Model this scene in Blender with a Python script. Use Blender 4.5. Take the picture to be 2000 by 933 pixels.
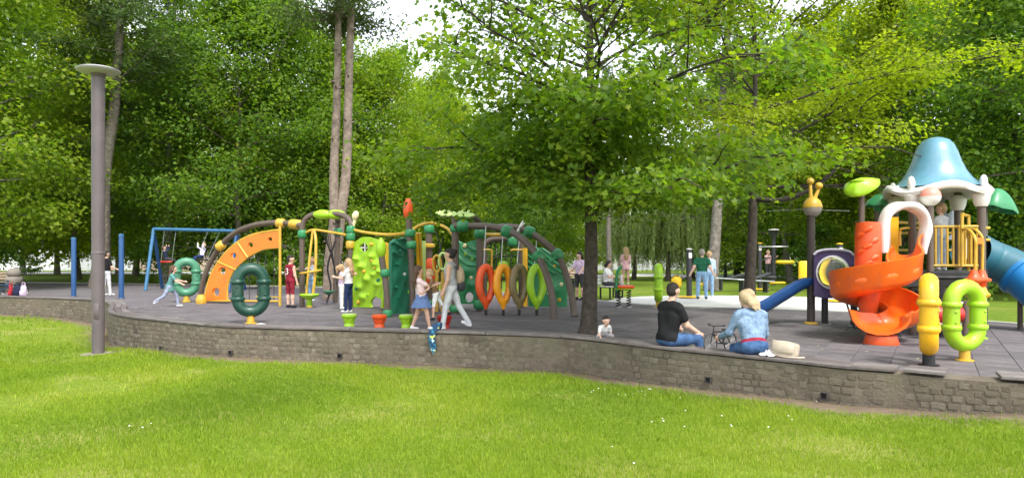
import bpy, bmesh, math, random
import numpy as np
from mathutils import Vector, Matrix, Euler
for _o in list(bpy.data.objects): bpy.data.objects.remove(_o)
R = math.radians
scene = bpy.context.scene
COL = scene.collection
# ------------------------------------------------------------------ camera
CAM_H = 1.45; FPX = 1400.0; HY = 503.0          # eye height over the play surface, focal length and horizon in 2000 px picture units
cam = bpy.data.cameras.new('camera'); camo = bpy.data.objects.new('camera', cam); COL.objects.link(camo)
camo.location = (0, 0, CAM_H); camo.rotation_euler = (R(90), 0, 0)
cam.sensor_width = 36; cam.lens = 36*FPX/2000; cam.shift_y = (HY-466.5)/2000
cam.clip_start = 0.1; cam.clip_end = 2000
scene.camera = camo
# ------------------------------------------------------------------ sky and sun
SUN_EL, SUN_AZ = 56, 152       # degrees; azimuth measured from +Y towards +X
world = bpy.data.worlds.new('World'); scene.world = world; world.use_nodes = True
nt = world.node_tree; nt.nodes.clear()
sky = nt.nodes.new('ShaderNodeTexSky'); sky.sky_type = 'NISHITA'; sky.sun_disc = False
sky.sun_elevation = R(SUN_EL); sky.sun_rotation = R(SUN_AZ); sky.dust_density = 1.5; sky.air_density = 1.0; sky.ozone_density = 1.0
hs = nt.nodes.new('ShaderNodeHueSaturation'); hs.inputs['Saturation'].default_value = 0.25
bg = nt.nodes.new('ShaderNodeBackground'); bg.inputs[1].default_value = 0.15
wo = nt.nodes.new('ShaderNodeOutputWorld')
nt.links.new(sky.outputs[0], hs.inputs['Color']); nt.links.new(hs.outputs[0], bg.inputs[0]); nt.links.new(bg.outputs[0], wo.inputs[0])
sl = bpy.data.lights.new('sun', 'SUN'); sl.energy = 1.25; sl.angle = R(10); sl.color = (1, 0.96, 0.88)
so = bpy.data.objects.new('sun', sl); COL.objects.link(so)
sd = Vector((math.sin(R(SUN_AZ))*math.cos(R(SUN_EL)), math.cos(R(SUN_AZ))*math.cos(R(SUN_EL)), math.sin(R(SUN_EL))))
so.rotation_euler = sd.to_track_quat('Z', 'Y').to_euler(); so.location = (0, 0, 30)
scene.view_settings.view_transform = 'Standard'; scene.view_settings.look = 'None'
scene.view_settings.exposure = 1.66; scene.view_settings.gamma = 1.0; scene.view_settings.use_curve_mapping = False
scene.render.engine = 'CYCLES'
cy = scene.cycles
cy.use_denoising = True
try: cy.denoiser = 'OPENIMAGEDENOISE'
except Exception: pass
cy.max_bounces = 8; cy.diffuse_bounces = 5; cy.transmission_bounces = 5; cy.glossy_bounces = 2; cy.transparent_max_bounces = 6
cy.caustics_reflective = False; cy.caustics_refractive = False; cy.sample_clamp_indirect = 8
cy.use_adaptive_sampling = True; cy.adaptive_threshold = 0.02
rnd = random.Random(7); npr = np.random.default_rng(7)

# ------------------------------------------------------------------ helpers
def W(px, py, Y): return Vector(((px-1000)/FPX*Y, Y, CAM_H-(py-HY)/FPX*Y))
def G(px, py, z=0.0):
    Y = FPX*(CAM_H-z)/(py-HY); return W(px, py, Y)
def GX(px, Y, z=0.0): return Vector(((px-1000)/FPX*Y, Y, z))
MATS = {}
def mat(name, col, rough=0.5, var=0.12, vscale=6.0, bump=0.0, bscale=40.0, spec=0.4, metal=0.0, col2=None, trans=None, coat=0.0, dirt=None):
    if name in MATS: return MATS[name]
    m = bpy.data.materials.new(name); m.use_nodes = True; n = m.node_tree; N = n.nodes; L = n.links
    b = N['Principled BSDF']
    b.inputs['Roughness'].default_value = rough; b.inputs['Metallic'].default_value = metal
    b.inputs['Specular IOR Level'].default_value = spec; b.inputs['Coat Weight'].default_value = coat
    tc = N.new('ShaderNodeTexCoord'); mp = N.new('ShaderNodeMapping'); L.new(tc.outputs['Object'], mp.inputs[0])
    nz = N.new('ShaderNodeTexNoise'); nz.inputs['Scale'].default_value = vscale; nz.inputs['Detail'].default_value = 6; nz.inputs['Roughness'].default_value = 0.65
    L.new(mp.outputs[0], nz.inputs['Vector'])
    rp = N.new('ShaderNodeValToRGB'); c = Vector(col)
    c2 = Vector(col2) if col2 else c*(1+var)
    c1 = c*(1-var)
    rp.color_ramp.elements[0].position = 0.32; rp.color_ramp.elements[1].position = 0.68
    rp.color_ramp.elements[0].color = (*c1, 1); rp.color_ramp.elements[1].color = (*c2, 1)
    L.new(nz.outputs[0], rp.inputs[0]); out = rp.outputs[0]
    if dirt:
        n2 = N.new('ShaderNodeTexNoise'); n2.inputs['Scale'].default_value = dirt[1]; n2.inputs['Detail'].default_value = 8; n2.inputs['Roughness'].default_value = 0.7
        L.new(mp.outputs[0], n2.inputs['Vector'])
        r2 = N.new('ShaderNodeMapRange'); r2.inputs[1].default_value = 0.5; r2.inputs[2].default_value = 0.72; r2.inputs[4].default_value = dirt[2]
        L.new(n2.outputs[0], r2.inputs[0])
        mx = N.new('ShaderNodeMixRGB'); L.new(r2.outputs[0], mx.inputs[0]); L.new(out, mx.inputs[1]); mx.inputs[2].default_value = (*dirt[0], 1); out = mx.outputs[0]
    L.new(out, b.inputs['Base Color'])
    rr = N.new('ShaderNodeMapRange'); rr.inputs[3].default_value = max(0.05, rough-0.1); rr.inputs[4].default_value = min(1, rough+0.12)
    L.new(nz.outputs[0], rr.inputs[0]); L.new(rr.outputs[0], b.inputs['Roughness'])
    if bump:
        nb = N.new('ShaderNodeTexNoise'); nb.inputs['Scale'].default_value = bscale; nb.inputs['Detail'].default_value = 5
        L.new(mp.outputs[0], nb.inputs['Vector'])
        bp = N.new('ShaderNodeBump'); bp.inputs['Strength'].default_value = bump; bp.inputs['Distance'].default_value = 0.02
        L.new(nb.outputs[0], bp.inputs['Height']); L.new(bp.outputs[0], b.inputs['Normal'])
    MATS[name] = m
    return m
def plastic(name, col, rough=0.38): return mat('plastic_'+name, col, rough, var=0.08, vscale=3.0, bump=0.04, bscale=9, spec=0.5, dirt=(tuple(0.5*c+0.04 for c in col), 4.0, 0.6))
def cloth(name, col, var=0.15): return mat('cloth_'+name, col, 0.9, var=var, vscale=14, bump=0.25, bscale=28, spec=0.1)

def catmull(pts, n=8, closed=False):
    P = [Vector(p) for p in pts]; out = []; m = len(P)
    for i in range(m if closed else m-1):
        p1, p2 = P[i], P[(i+1) % m]
        p0 = P[(i-1) % m] if (closed or i > 0) else p1*2-p2
        p3 = P[(i+2) % m] if (closed or i+2 < m) else p2*2-p1
        for k in range(n):
            t = k/n
            out.append(0.5*((2*p1)+(p2-p0)*t+(2*p0-5*p1+4*p2-p3)*t*t+(3*p1-p0-3*p2+p3)*t*t*t))
    if not closed: out.append(P[-1])
    return out

class MB:
    def __init__(s): s.v = []; s.f = []; s.m = []; s.mi = 0
    def add(s, vs, fs):
        o = len(s.v); s.v.extend([tuple(p) for p in vs]); s.f.extend([tuple(i+o for i in f) for f in fs]); s.m.extend([s.mi]*len(fs)); return s
    def box(s, c, size, rot=None, bev=0.0, taper=1.0):
        x, y, z = [a/2 for a in size]
        if bev <= 0:
            vs = [(-x,-y,-z),(x,-y,-z),(x,y,-z),(-x,y,-z),(-x*taper,-y*taper,z),(x*taper,-y*taper,z),(x*taper,y*taper,z),(-x*taper,y*taper,z)]
            fs = [(3,2,1,0),(4,5,6,7),(0,1,5,4),(1,2,6,5),(2,3,7,6),(3,0,4,7)]
        else:
            b = min(bev, x*.9, y*.9, z*.9); vs = []; 
            def ring(X, Y, Z): return [(-X,-Y+b,Z),(-X+b,-Y,Z),(X-b,-Y,Z),(X,-Y+b,Z),(X,Y-b,Z),(X-b,Y,Z),(-X+b,Y,Z),(-X,Y-b,Z)]
            def ringi(X, Y, Z): return ring(X-b*.7, Y-b*.7, Z)
            for q in (ringi(x,y,-z), ring(x,y,-z+b), ring(x*taper,y*taper,z-b), ringi(x*taper,y*taper,z)): vs += q
            fs = [tuple(range(7,-1,-1)), tuple(range(24,32))]
            for k in range(3):
                for i in range(8): fs.append((k*8+i, k*8+(i+1)%8, k*8+8+(i+1)%8, k*8+8+i))
        M = rot.to_matrix() if isinstance(rot, Euler) else rot
        c = Vector(c)
        return s.add([(M @ Vector(p) if M else Vector(p))+c for p in vs], fs)
    def tube(s, pts, r, n=10, closed=False, caps=True, ry=None, up=None):
        P = [Vector(p) for p in pts]; m = len(P)
        if m < 2: return s
        rs = r if hasattr(r, '__len__') else [r]*m
        T = []
        for i in range(m):
            a = P[(i-1) % m] if (closed or i > 0) else P[i]; b = P[(i+1) % m] if (closed or i < m-1) else P[i]
            d = b-a; T.append(d.normalized() if d.length > 1e-9 else Vector((0,0,1)))
        u = up or (Vector((0,0,1)) if abs(T[0].z) < 0.9 else Vector((1,0,0)))
        u = Vector(u); U = (u-T[0]*u.dot(T[0])).normalized(); vs = []
        for i in range(m):
            if up is not None: U = Vector(up); 
            U = U-T[i]*U.dot(T[i]); U = U.normalized() if U.length > 1e-6 else Vector((1,0,0))
            V = T[i].cross(U)
            k = (ry/rs[i] if ry else 1)
            for j in range(n):
                a = 2*math.pi*j/n; vs.append(P[i]+U*(math.sin(a)*rs[i]*k)+V*(math.cos(a)*rs[i]))
        fs = []
        for i in range(m if closed else m-1):
            i2 = (i+1) % m
            for j in range(n): fs.append((i*n+j, i*n+(j+1)%n, i2*n+(j+1)%n, i2*n+j))
        if caps and not closed: fs += [tuple(range(n-1,-1,-1)), tuple((m-1)*n+j for j in range(n))]
        return s.add(vs, fs)
    def sweep(s, prof, pts, side=None, closed=False, profclosed=True, caps=True):
        """prof: list of (a,b): a along side vector, b along up; may be list per point"""
        P = [Vector(p) for p in pts]; m = len(P); vs = []; n = None
        for i in range(m):
            a = P[(i-1) % m] if (closed or i > 0) else P[i]; b = P[(i+1) % m] if (closed or i < m-1) else P[i]
            T = (b-a).normalized(); S = side[i] if side else T.cross(Vector((0,0,1))).normalized()
            Uv = S.cross(T).normalized(); pr = prof[i] if isinstance(prof[0][0], (tuple, list)) else prof; n = len(pr)
            for (x, y) in pr: vs.append(P[i]+S*x+Uv*y)
        fs = []
        for i in range(m if closed else m-1):
            i2 = (i+1) % m
            for j in range(n if profclosed else n-1): fs.append((i*n+j, i2*n+j, i2*n+(j+1)%n, i*n+(j+1)%n))
        if caps and not closed and profclosed: fs += [tuple(range(n)), tuple((m-1)*n+j for j in range(n-1,-1,-1))]
        return s.add(vs, fs)
    def lathe(s, prof, n=20, o=(0,0,0), M=None, fn=None):
        o = Vector(o); vs = []; m = len(prof)
        for i, (r, z) in enumerate(prof):
            for j in range(n):
                a = 2*math.pi*j/n; rr, zz = (fn(i, a, r, z) if fn else (r, z))
                p = Vector((rr*math.cos(a), rr*math.sin(a), zz)); vs.append((M @ p if M else p)+o)
        fs = []
        for i in range(m-1):
            for j in range(n): fs.append((i*n+j, i*n+(j+1)%n, (i+1)*n+(j+1)%n, (i+1)*n+j))
        if prof[0][0] > 1e-4: fs.append(tuple(range(n-1,-1,-1)))
        if prof[-1][0] > 1e-4: fs.append(tuple((m-1)*n+j for j in range(n)))
        return s.add(vs, fs)
    def ell(s, c, r, nu=14, nv=8, M=None):
        r = r if hasattr(r, '__len__') else (r, r, r); prof = []
        vs = []; c = Vector(c)
        for i in range(nv+1):
            t = math.pi*i/nv; rr = max(math.sin(t), 1e-3)
            for j in range(nu):
                a = 2*math.pi*j/nu; p = Vector((r[0]*rr*math.cos(a), r[1]*rr*math.sin(a), -r[2]*math.cos(t))); vs.append((M @ p if M else p)+c)
        fs = [(i*nu+j, i*nu+(j+1)%nu, (i+1)*nu+(j+1)%nu, (i+1)*nu+j) for i in range(nv) for j in range(nu)]
        return s.add(vs, fs)
    def prism(s, poly, A, B, o, th):
        """2D poly in frame A,B at o, thickness th along A x B"""
        A = Vector(A); B = Vector(B); N = A.cross(B).normalized(); o = Vector(o); n = len(poly)
        vs = [o+A*x+B*y+N*(th/2) for x, y in poly]+[o+A*x+B*y-N*(th/2) for x, y in poly]
        fs = [tuple(range(n)), tuple(range(2*n-1, n-1, -1))]+[(i, n+i, n+(i+1)%n, (i+1)%n) for i in range(n)]
        return s.add(vs, fs)
    def build(s, name, mats, parent=None, smooth=45, local=False):
        me = bpy.data.meshes.new(name); me.from_pydata(s.v, [], s.f)
        if not isinstance(mats, (list, tuple)): mats = [mats]
        for m in mats: me.materials.append(m)
        if len(mats) > 1: me.polygons.foreach_set('material_index', s.m)
        if smooth:
            me.polygons.foreach_set('use_smooth', [True]*len(me.polygons)); me.set_sharp_from_angle(angle=R(smooth))
        me.update()
        return obj(name, me, parent, local)
def obj(name, data, parent=None, local=False):
    o = bpy.data.objects.new(name, data); COL.objects.link(o)
    if parent is not None:
        o.parent = parent
        if not local and parent.parent is None: o.location = -Vector(parent.location)
    return o
def tag(o, label, cat, group=None, kind=None):
    if label: o['label'] = label
    if cat: o['category'] = cat
    if group: o['group'] = group
    if kind: o['kind'] = kind
    return o
def thing(name, label, cat, loc=(0,0,0), group=None, rz=0):
    o = bpy.data.objects.new(name, None); COL.objects.link(o); o.location = loc; o.rotation_euler = (0, 0, rz); o.empty_display_size = 0.2
    return tag(o, label, cat, group)
def copy_tree(o, parent=None):
    c = o.copy(); COL.objects.link(c)
    if parent is not None: c.parent = parent
    for ch in o.children: copy_tree(ch, c)
    return c
def npmesh(name, V, F, mats, smooth=False, mi=None):
    """V (n,3), F (m,k) arrays of equal-sized faces"""
    me = bpy.data.meshes.new(name); m, k = F.shape
    me.vertices.add(len(V)); me.vertices.foreach_set('co', np.ascontiguousarray(V, dtype=np.float32).ravel())
    me.loops.add(m*k); me.loops.foreach_set('vertex_index', np.ascontiguousarray(F, dtype=np.int32).ravel())
    me.polygons.add(m); me.polygons.foreach_set('loop_start', np.arange(0, m*k, k, dtype=np.int32))
    if smooth: me.polygons.foreach_set('use_smooth', np.ones(m, dtype=bool))
    for q in (mats if isinstance(mats, (list, tuple)) else [mats]): me.materials.append(q)
    if mi is not None: me.polygons.foreach_set('material_index', np.asarray(mi, dtype=np.int32))
    me.update(calc_edges=True); return me
def set_attr(me, name, vals):
    a = me.attributes.new(name, 'FLOAT', 'POINT'); a.data.foreach_set('value', np.asarray(vals, dtype=np.float32))
# ================================================================== ground, wall, lawn
WALLPX = [(-420,36),(-300,32.5),(-150,28.8),(0,25.6),(100,24.7),(165,23.8),(203,22.7),(214,21.5),(215,20.3),(211,19.2),(220,17.8),(250,16.9),(300,16.1),(400,14.9),(500,14.35),(650,13.9),(850,13.4),(1000,13.0),(1100,12.6),(1200,11.8),(1300,11.0),(1400,10.4),(1450,10.1),(1550,9.6),(1650,9.1),(1750,8.8),(1850,8.45),(2000,8.1),(2150,7.8),(2350,7.5)]
ZB = [(-420,-.54),(0,-.56),(100,-.6),(215,-.72),(300,-.6),(450,-.55),(850,-.55),(1000,-.57),(1200,-.53),(1400,-.475),(1600,-.42),(1800,-.385),(2000,-.315),(2350,-.3)]
wall_path = catmull([((p-1000)/FPX*Y, Y, 0) for p, Y in WALLPX], 10)
WPA = np.array([tuple(p) for p in wall_path])
_seg = np.linalg.norm(np.diff(WPA, axis=0), axis=1); WS = np.concatenate([[0], np.cumsum(_seg)]); WLEN = WS[-1]
def wall_at(s):
    """point, tangent, lawn-side normal at arc length s"""
    x = np.interp(s, WS, WPA[:,0]); y = np.interp(s, WS, WPA[:,1])
    x2 = np.interp(s+.06, WS, WPA[:,0]); y2 = np.interp(s+.06, WS, WPA[:,1]); x1 = np.interp(s-.06, WS, WPA[:,0]); y1 = np.interp(s-.06, WS, WPA[:,1])
    T = Vector((x2-x1, y2-y1, 0)).normalized(); return Vector((x, y, 0)), T, T.cross(Vector((0,0,1)))
_wpx = WPA[:,0]/WPA[:,1]*FPX+1000
WZ = np.interp(np.maximum.accumulate(_wpx), [a for a, _ in ZB], [b for _, b in ZB])
_xs = np.maximum.accumulate(WPA[:,0]+np.arange(len(WPA))*1e-6)
def wallY(X): return np.interp(X, _xs, WPA[:,1])
def wallZ(X): return np.interp(X, _xs, WZ)
def lawn_z(X, Y):
    wy = wallY(X); t = np.clip((Y-3)/(np.maximum(wy, 4)-3), 0, 1.15); near = -0.30
    return near+(wallZ(X)-near)*(t*t*(3-2*np.minimum(t,1)))+0.006*np.sin(X*1.7+Y*.6)*np.sin(Y*1.3-X*.4)
def s_of_px(px): return float(np.interp(px, np.maximum.accumulate(_wpx+np.arange(len(_wpx))*1e-6), WS))

def grass_ground_mat(name, dark, light, dry, dirt_attr=False):
    m = bpy.data.materials.new(name); m.use_nodes = True; N = m.node_tree.nodes; L = m.node_tree.links; b = N['Principled BSDF']
    b.inputs['Roughness'].default_value = 0.95; b.inputs['Specular IOR Level'].default_value = 0.1
    tc = N.new('ShaderNodeTexCoord')
    def noise(sc, det=6):
        q = N.new('ShaderNodeTexNoise'); q.inputs['Scale'].default_value = sc; q.inputs['Detail'].default_value = det; q.inputs['Roughness'].default_value = 0.7; L.new(tc.outputs['Object'], q.inputs['Vector']); return q
    n1, n2 = noise(9, 8), noise(0.45, 5)
    r1 = N.new('ShaderNodeValToRGB'); r1.color_ramp.elements[0].position = .3; r1.color_ramp.elements[1].position = .7
    r1.color_ramp.elements[0].color = (*dark, 1); r1.color_ramp.elements[1].color = (*light, 1); L.new(n1.outputs[0], r1.inputs[0])
    mr = N.new('ShaderNodeMapRange'); mr.inputs[1].default_value = .48; mr.inputs[2].default_value = .7; mr.inputs[4].default_value = .7; L.new(n2.outputs[0], mr.inputs[0])
    mx = N.new('ShaderNodeMixRGB'); L.new(mr.outputs[0], mx.inputs[0]); L.new(r1.outputs[0], mx.inputs[1]); mx.inputs[2].default_value = (*dry, 1); out = mx.outputs[0]
    if dirt_attr:
        at = N.new('ShaderNodeAttribute'); at.attribute_name = 'dirt'; n3 = noise(3.0, 7)
        ad = N.new('ShaderNodeMath'); ad.operation = 'ADD'; L.new(at.outputs['Fac'], ad.inputs[0]); L.new(n3.outputs[0], ad.inputs[1])
        m3 = N.new('ShaderNodeMapRange'); m3.inputs[1].default_value = .9; m3.inputs[2].default_value = 1.15; L.new(ad.outputs[0], m3.inputs[0])
        m4 = N.new('ShaderNodeMixRGB'); L.new(m3.outputs[0], m4.inputs[0]); L.new(out, m4.inputs[1])
        r4 = N.new('ShaderNodeValToRGB'); r4.color_ramp.elements[0].color = (.10,.07,.05,1); r4.color_ramp.elements[1].color = (.26,.2,.15,1); L.new(n1.outputs[0], r4.inputs[0])
        L.new(r4.outputs[0], m4.inputs[2]); out = m4.outputs[0]
    L.new(out, b.inputs['Base Color'])
    bp = N.new('ShaderNodeBump'); bp.inputs['Strength'].default_value = .6; bp.inputs['Distance'].default_value = .05; L.new(n1.outputs[0], bp.inputs['Height']); L.new(bp.outputs[0], b.inputs['Normal'])
    return m
# far park ground
bmg = MB(); bmg.add([(-700,12.5,-.06),(700,5.5,-.06),(700,1200,-.06),(-700,1200,-.06)], [(0,1,2,3)])
# (kept behind the wall: cut along its path)
bmg = MB()
front = [p+Vector((0,.5,-.06)) for p in wall_path]
poly = [Vector((-700, 90, -.06))]+front+[Vector((60,6,-.06)), Vector((700,6,-.06)), Vector((700,1200,-.06)), Vector((-700,1200,-.06))]
bmg.add(poly, [tuple(range(len(poly)))])
park = bmg.build('park_ground', grass_ground_mat('park_grass', (.075,.13,.012), (.16,.23,.025), (.2,.22,.05)), smooth=0); tag(park, 'green park grass reaching back under the trees', 'ground', kind='structure')
# lawn in front
gx = np.arange(-34, 22, 0.25); gy = np.arange(-2, 37, 0.25)
XX, YY = np.meshgrid(gx, gy, indexing='ij'); ZZ = lawn_z(XX, YY)
under = (YY > wallY(XX)+.25)
ZZ = np.where(under, -1.2, ZZ)
Vg = np.stack([XX.ravel(), YY.ravel(), ZZ.ravel()], 1); nx, ny = XX.shape
ii = (np.arange(nx-1)[:,None]*ny+np.arange(ny-1)[None,:]); keep = ~(under[:-1,:-1] & under[1:,:-1] & under[:-1,1:] & under[1:,1:])
Fg = np.stack([ii, ii+ny, ii+ny+1, ii+1], -1)[keep]
lm = npmesh('lawn', Vg, Fg, grass_ground_mat('lawn_soil', (.10,.16,.012), (.20,.26,.03), (.36,.31,.12), True), smooth=True)
def wall_dist(X, Y):
    d = np.full(X.shape, 1e9)
    for p in WPA[::2]: d = np.minimum(d, (X-p[0])**2+(Y-p[1])**2)
    return np.sqrt(d)
dl = wall_dist(Vg[:,0], Vg[:,1])
ld = np.hypot(Vg[:,0]+9.15, Vg[:,1]-15.8)
set_attr(lm, 'dirt', np.maximum(np.clip(.8-dl*.55, 0, .75), np.clip(.8-ld*1.0, 0, .65)))
lawn = obj('lawn', lm); tag(lawn, 'bright green mown lawn sloping down to the stone wall', 'lawn', kind='structure')
# far lawn apron to the sides and behind the camera
ap = MB(); ap.add([(-120,-60,-.55),(120,-60,-.55),(120,-2,-.42),(22,-2,-.42),(22,30,-.5),(120,30,-.5)], [(0,1,2,3)]); ap.add([(22,-2,-.42),(120,-2,-.42),(120,7,-.4),(22,7,-.4)], [(0,1,2,3)]); ap.add([(-120,-2,-.42),(-34,-2,-.42),(-34,36,-.6),(-120,36,-.6)], [(0,1,2,3)])
ap.add([(-34,-2.0,-.42),(22,-2.0,-.42),(22,-2.01,-.42),(-34,-2.01,-.42)], [(0,1,2,3)])
apo = ap.build('lawn_apron', bpy.data.materials['lawn_soil'], smooth=0); tag(apo, 'lawn going on beside and behind the viewer', 'lawn', kind='structure')

# grass blades
def leafy_mat(name, cols, trans, rough=.55, tw=.45, spec=.25):
    """leaf / blade material: tint attribute picks a colour, light passes through"""
    m = bpy.data.materials.new(name); m.use_nodes = True; N = m.node_tree.nodes; L = m.node_tree.links; N.clear()
    at = N.new('ShaderNodeAttribute'); at.attribute_name = 'tint'; rp = N.new('ShaderNodeValToRGB'); cr = rp.color_ramp
    while len(cr.elements) < len(cols): cr.elements.new(.5)
    for i, c in enumerate(cols): cr.elements[i].position = i/(len(cols)-1); cr.elements[i].color = (*c, 1)
    oi = N.new('ShaderNodeObjectInfo'); ad = N.new('ShaderNodeMath'); ad.operation = 'MULTIPLY_ADD'; L.new(oi.outputs['Random'], ad.inputs[0]); ad.inputs[1].default_value = .25; 
    sb = N.new('ShaderNodeMath'); sb.operation = 'SUBTRACT'; L.new(at.outputs['Fac'], sb.inputs[0]); sb.inputs[1].default_value = .12; L.new(sb.outputs[0], ad.inputs[2])
    L.new(ad.outputs[0], rp.inputs[0])
    pb = N.new('ShaderNodeBsdfPrincipled'); pb.inputs['Roughness'].default_value = rough; pb.inputs['Specular IOR Level'].default_value = spec; L.new(rp.outputs[0], pb.inputs['Base Color'])
    tr = N.new('ShaderNodeBsdfTranslucent'); mm = N.new('ShaderNodeMixRGB'); mm.blend_type = 'MULTIPLY'; mm.inputs[0].default_value = 1; L.new(rp.outputs[0], mm.inputs[1]); mm.inputs[2].default_value = (*trans, 1)
    L.new(mm.outputs[0], tr.inputs[0])
    ms = N.new('ShaderNodeMixShader'); ms.inputs[0].default_value = tw; L.new(pb.outputs[0], ms.inputs[1]); L.new(tr.outputs[0], ms.inputs[2])
    ou = N.new('ShaderNodeOutputMaterial'); L.new(ms.outputs[0], ou.inputs[0]); return m
def smooth_noise(X, Y, seed, sc):
    r = np.random.default_rng(seed); o = np.zeros_like(X)
    for k in range(5):
        a = r.uniform(0, 6.28); f = sc*r.uniform(.6, 1.9); o += np.sin((X*np.cos(a)+Y*np.sin(a))*f+r.uniform(0, 6.28))
    return o/5
def blades(n, y0, y1, h0, h1, w):
    Y = np.sqrt(npr.uniform(y0*y0, y1*y1, n)); X = npr.uniform(-.86, .86, n)*Y
    rampk = np.clip((Y-y0)/1.5, 0 if y0 > 4 else 1, 1)*np.clip((y1-Y)/1.5, 0, 1)
    ok = (Y < wallY(X)-.05) & (npr.uniform(0, 1, n) < rampk); X, Y = X[ok], Y[ok]
    d = wall_dist(X, Y); l2 = np.hypot(X+9.15, Y-15.8)
    nz = smooth_noise(X, Y, 3, 2.6); nd = smooth_noise(X, Y, 4, .9)
    n4 = smooth_noise(X, Y, 11, 4.2); strip = np.interp(X, [-9,-7,-5.5,-1,4,5], [.1,.1,.34,.42,.30,.12])
    keepp = np.clip((d-strip+.30*nz+.12*n4)/.35, .04, 1)*np.clip((l2-.25)/.5, .1, 1)*np.clip(1.0-1.6*np.clip(1.3*nd+.7*n4-.40, 0, 1), .12, 1)
    ok = npr.uniform(0, 1, len(X)) < keepp; X, Y, nz, nd = X[ok], Y[ok], nz[ok], nd[ok]; n = len(X)
    Z = lawn_z(X, Y)-.004
    h = npr.uniform(h0, h1, n)*(1+.45*nz)*np.where(npr.uniform(0,1,n) < .03, 1.7, 1.0); a = npr.uniform(0, 6.28, n); ln = npr.uniform(.15, .75, n)*h; b = npr.uniform(0, 6.28, n)
    wv = w*npr.uniform(.7, 1.4, n)
    base = np.stack([X, Y, Z], 1); wd = np.stack([np.cos(a)*wv, np.sin(a)*wv, 0*a], 1)
    top = base+np.stack([np.cos(b)*ln, np.sin(b)*ln, h], 1)
    V = np.stack([base-wd, base+wd, top], 1).reshape(-1, 3)
    tint = np.clip(0.33+.40*nd+.16*nz+.10*smooth_noise(X, Y, 21, 6.0)+npr.normal(0, .15, n), 0, 1)
    return V, np.repeat(tint, 3)
parts = [blades(150000, 3.6, 7.5, .022, .062, .0034), blades(160000, 6.0, 10.5, .022, .065, .0044), blades(180000, 9.0, 14.5, .025, .07, .006), blades(100000, 13, 18.5, .03, .075, .0075), blades(30000, 17, 27, .04, .09, .012)]
Vb = np.concatenate([p[0] for p in parts]); tb = np.concatenate([p[1] for p in parts])
gm = npmesh('grass', Vb, np.arange(len(Vb)).reshape(-1, 3), leafy_mat('grass_blade', [(.11,.20,.012),(.19,.30,.017),(.285,.38,.027),(.45,.44,.12)], (1.25,1.2,.6), tw=.4, rough=.6)); set_attr(gm, 'tint', tb)
tag(obj('lawn_grass', gm), 'short bright green grass blades covering the lawn', 'grass', kind='stuff')
# little white clover and daisy heads
mbd = MB(); k = 0
for cl in range(9):
    Yc = rnd.uniform(5.0, 13); Xc = rnd.uniform(-.75, .8)*Yc; 
    if rnd.random() < .5: Xc = abs(Xc)
    for q in range(rnd.randint(2, 9)):
        x = Xc+rnd.gauss(0, .35); y = Yc+rnd.gauss(0, .3)
        if y > wallY(x)-.3 or y < 4: continue
        z = float(lawn_z(np.array(x), np.array(y)))+rnd.uniform(.05, .085); r = rnd.uniform(.006, .011)
        mbd.ell((x, y, z), (r, r, r*.6), 6, 4)
tag(mbd.build('clover_flowers', mat('white_petal', (.8,.8,.74), .8)), 'tiny white clover heads dotted through the lawn', 'flowers', kind='stuff')

# ------------------------------------------------------------------ wall
mort = mat('wall_mortar', (.142,.117,.087), .95, var=.45, vscale=2.2, bump=.7, bscale=30, dirt=((.07,.075,.035), 2.2, .75))
stone_m = []
for i, c in enumerate([(.15,.124,.092),(.185,.157,.120),(.130,.107,.079),(.162,.135,.101),(.142,.119,.087)]):
    stone_m.append(mat('wall_stone_%d' % i, c, .9, var=.3, vscale=9, bump=.6, bscale=45, dirt=((.075,.085,.04), 3.5, .7)))
wood_m = [mat('bench_wood_%d' % i, c, .75, var=.25, vscale=5, bump=.4, bscale=30) for i, c in enumerate([(.14,.12,.115),(.17,.15,.142),(.115,.097,.092)])]
TH = .42
wall = thing('stone_wall', 'low curving stone retaining wall with weathered wooden seat slats', 'wall', (0, 13, 0)); wall['kind'] = 'thing'
core = MB(); sN = int(WLEN/.3); cp = [wall_at(WLEN*i/sN) for i in range(sN+1)]
core.sweep([(0,-1.3),(0,.025),(-TH,.025),(-TH,-1.3)], [p for p, t, n in cp], side=[n for p, t, n in cp])
core.build('core', mort, wall, smooth=30)
# stones: a few shared shapes, each one placed and sized on its own
def stone_mesh(seed, m):
    r = random.Random(seed); b = MB(); k = 7; ring = []
    outl = [(x*r.uniform(.9,1.03), z*r.uniform(.9,1.03)) for x, z in ((.5,.36),(.4,.5),(-.38,.5),(-.5,.37),(-.5,-.38),(-.41,-.5),(.39,-.5),(.5,-.37))]
    vs = [(x, 0, z) for x, z in outl]+[(x*.97, .75+r.uniform(-.1,.1), z*.97) for x, z in outl]+[(x*.86, 1+r.uniform(-.15,.15), z*.84) for x, z in outl]+[(0, 1.02, 0)]
    fs = [(i, (i+1)%8, 8+(i+1)%8, 8+i) for i in range(8)]+[(8+i, 8+(i+1)%8, 16+(i+1)%8, 16+i) for i in range(8)]+[(16+i, 16+(i+1)%8, 24) for i in range(8)]
    b.add(vs, fs); me = bpy.data.meshes.new('stone'); me.from_pydata(b.v, [], b.f); me.materials.append(m)
    me.polygons.foreach_set('use_smooth', [True]*len(me.polygons)); me.set_sharp_from_angle(angle=R(40)); me.flip_normals(); me.update(); return me
SM = [stone_mesh(i, stone_m[i % 5]) for i in range(10)]
s0, s1 = s_of_px(-70), s_of_px(2080); slist = []
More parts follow.
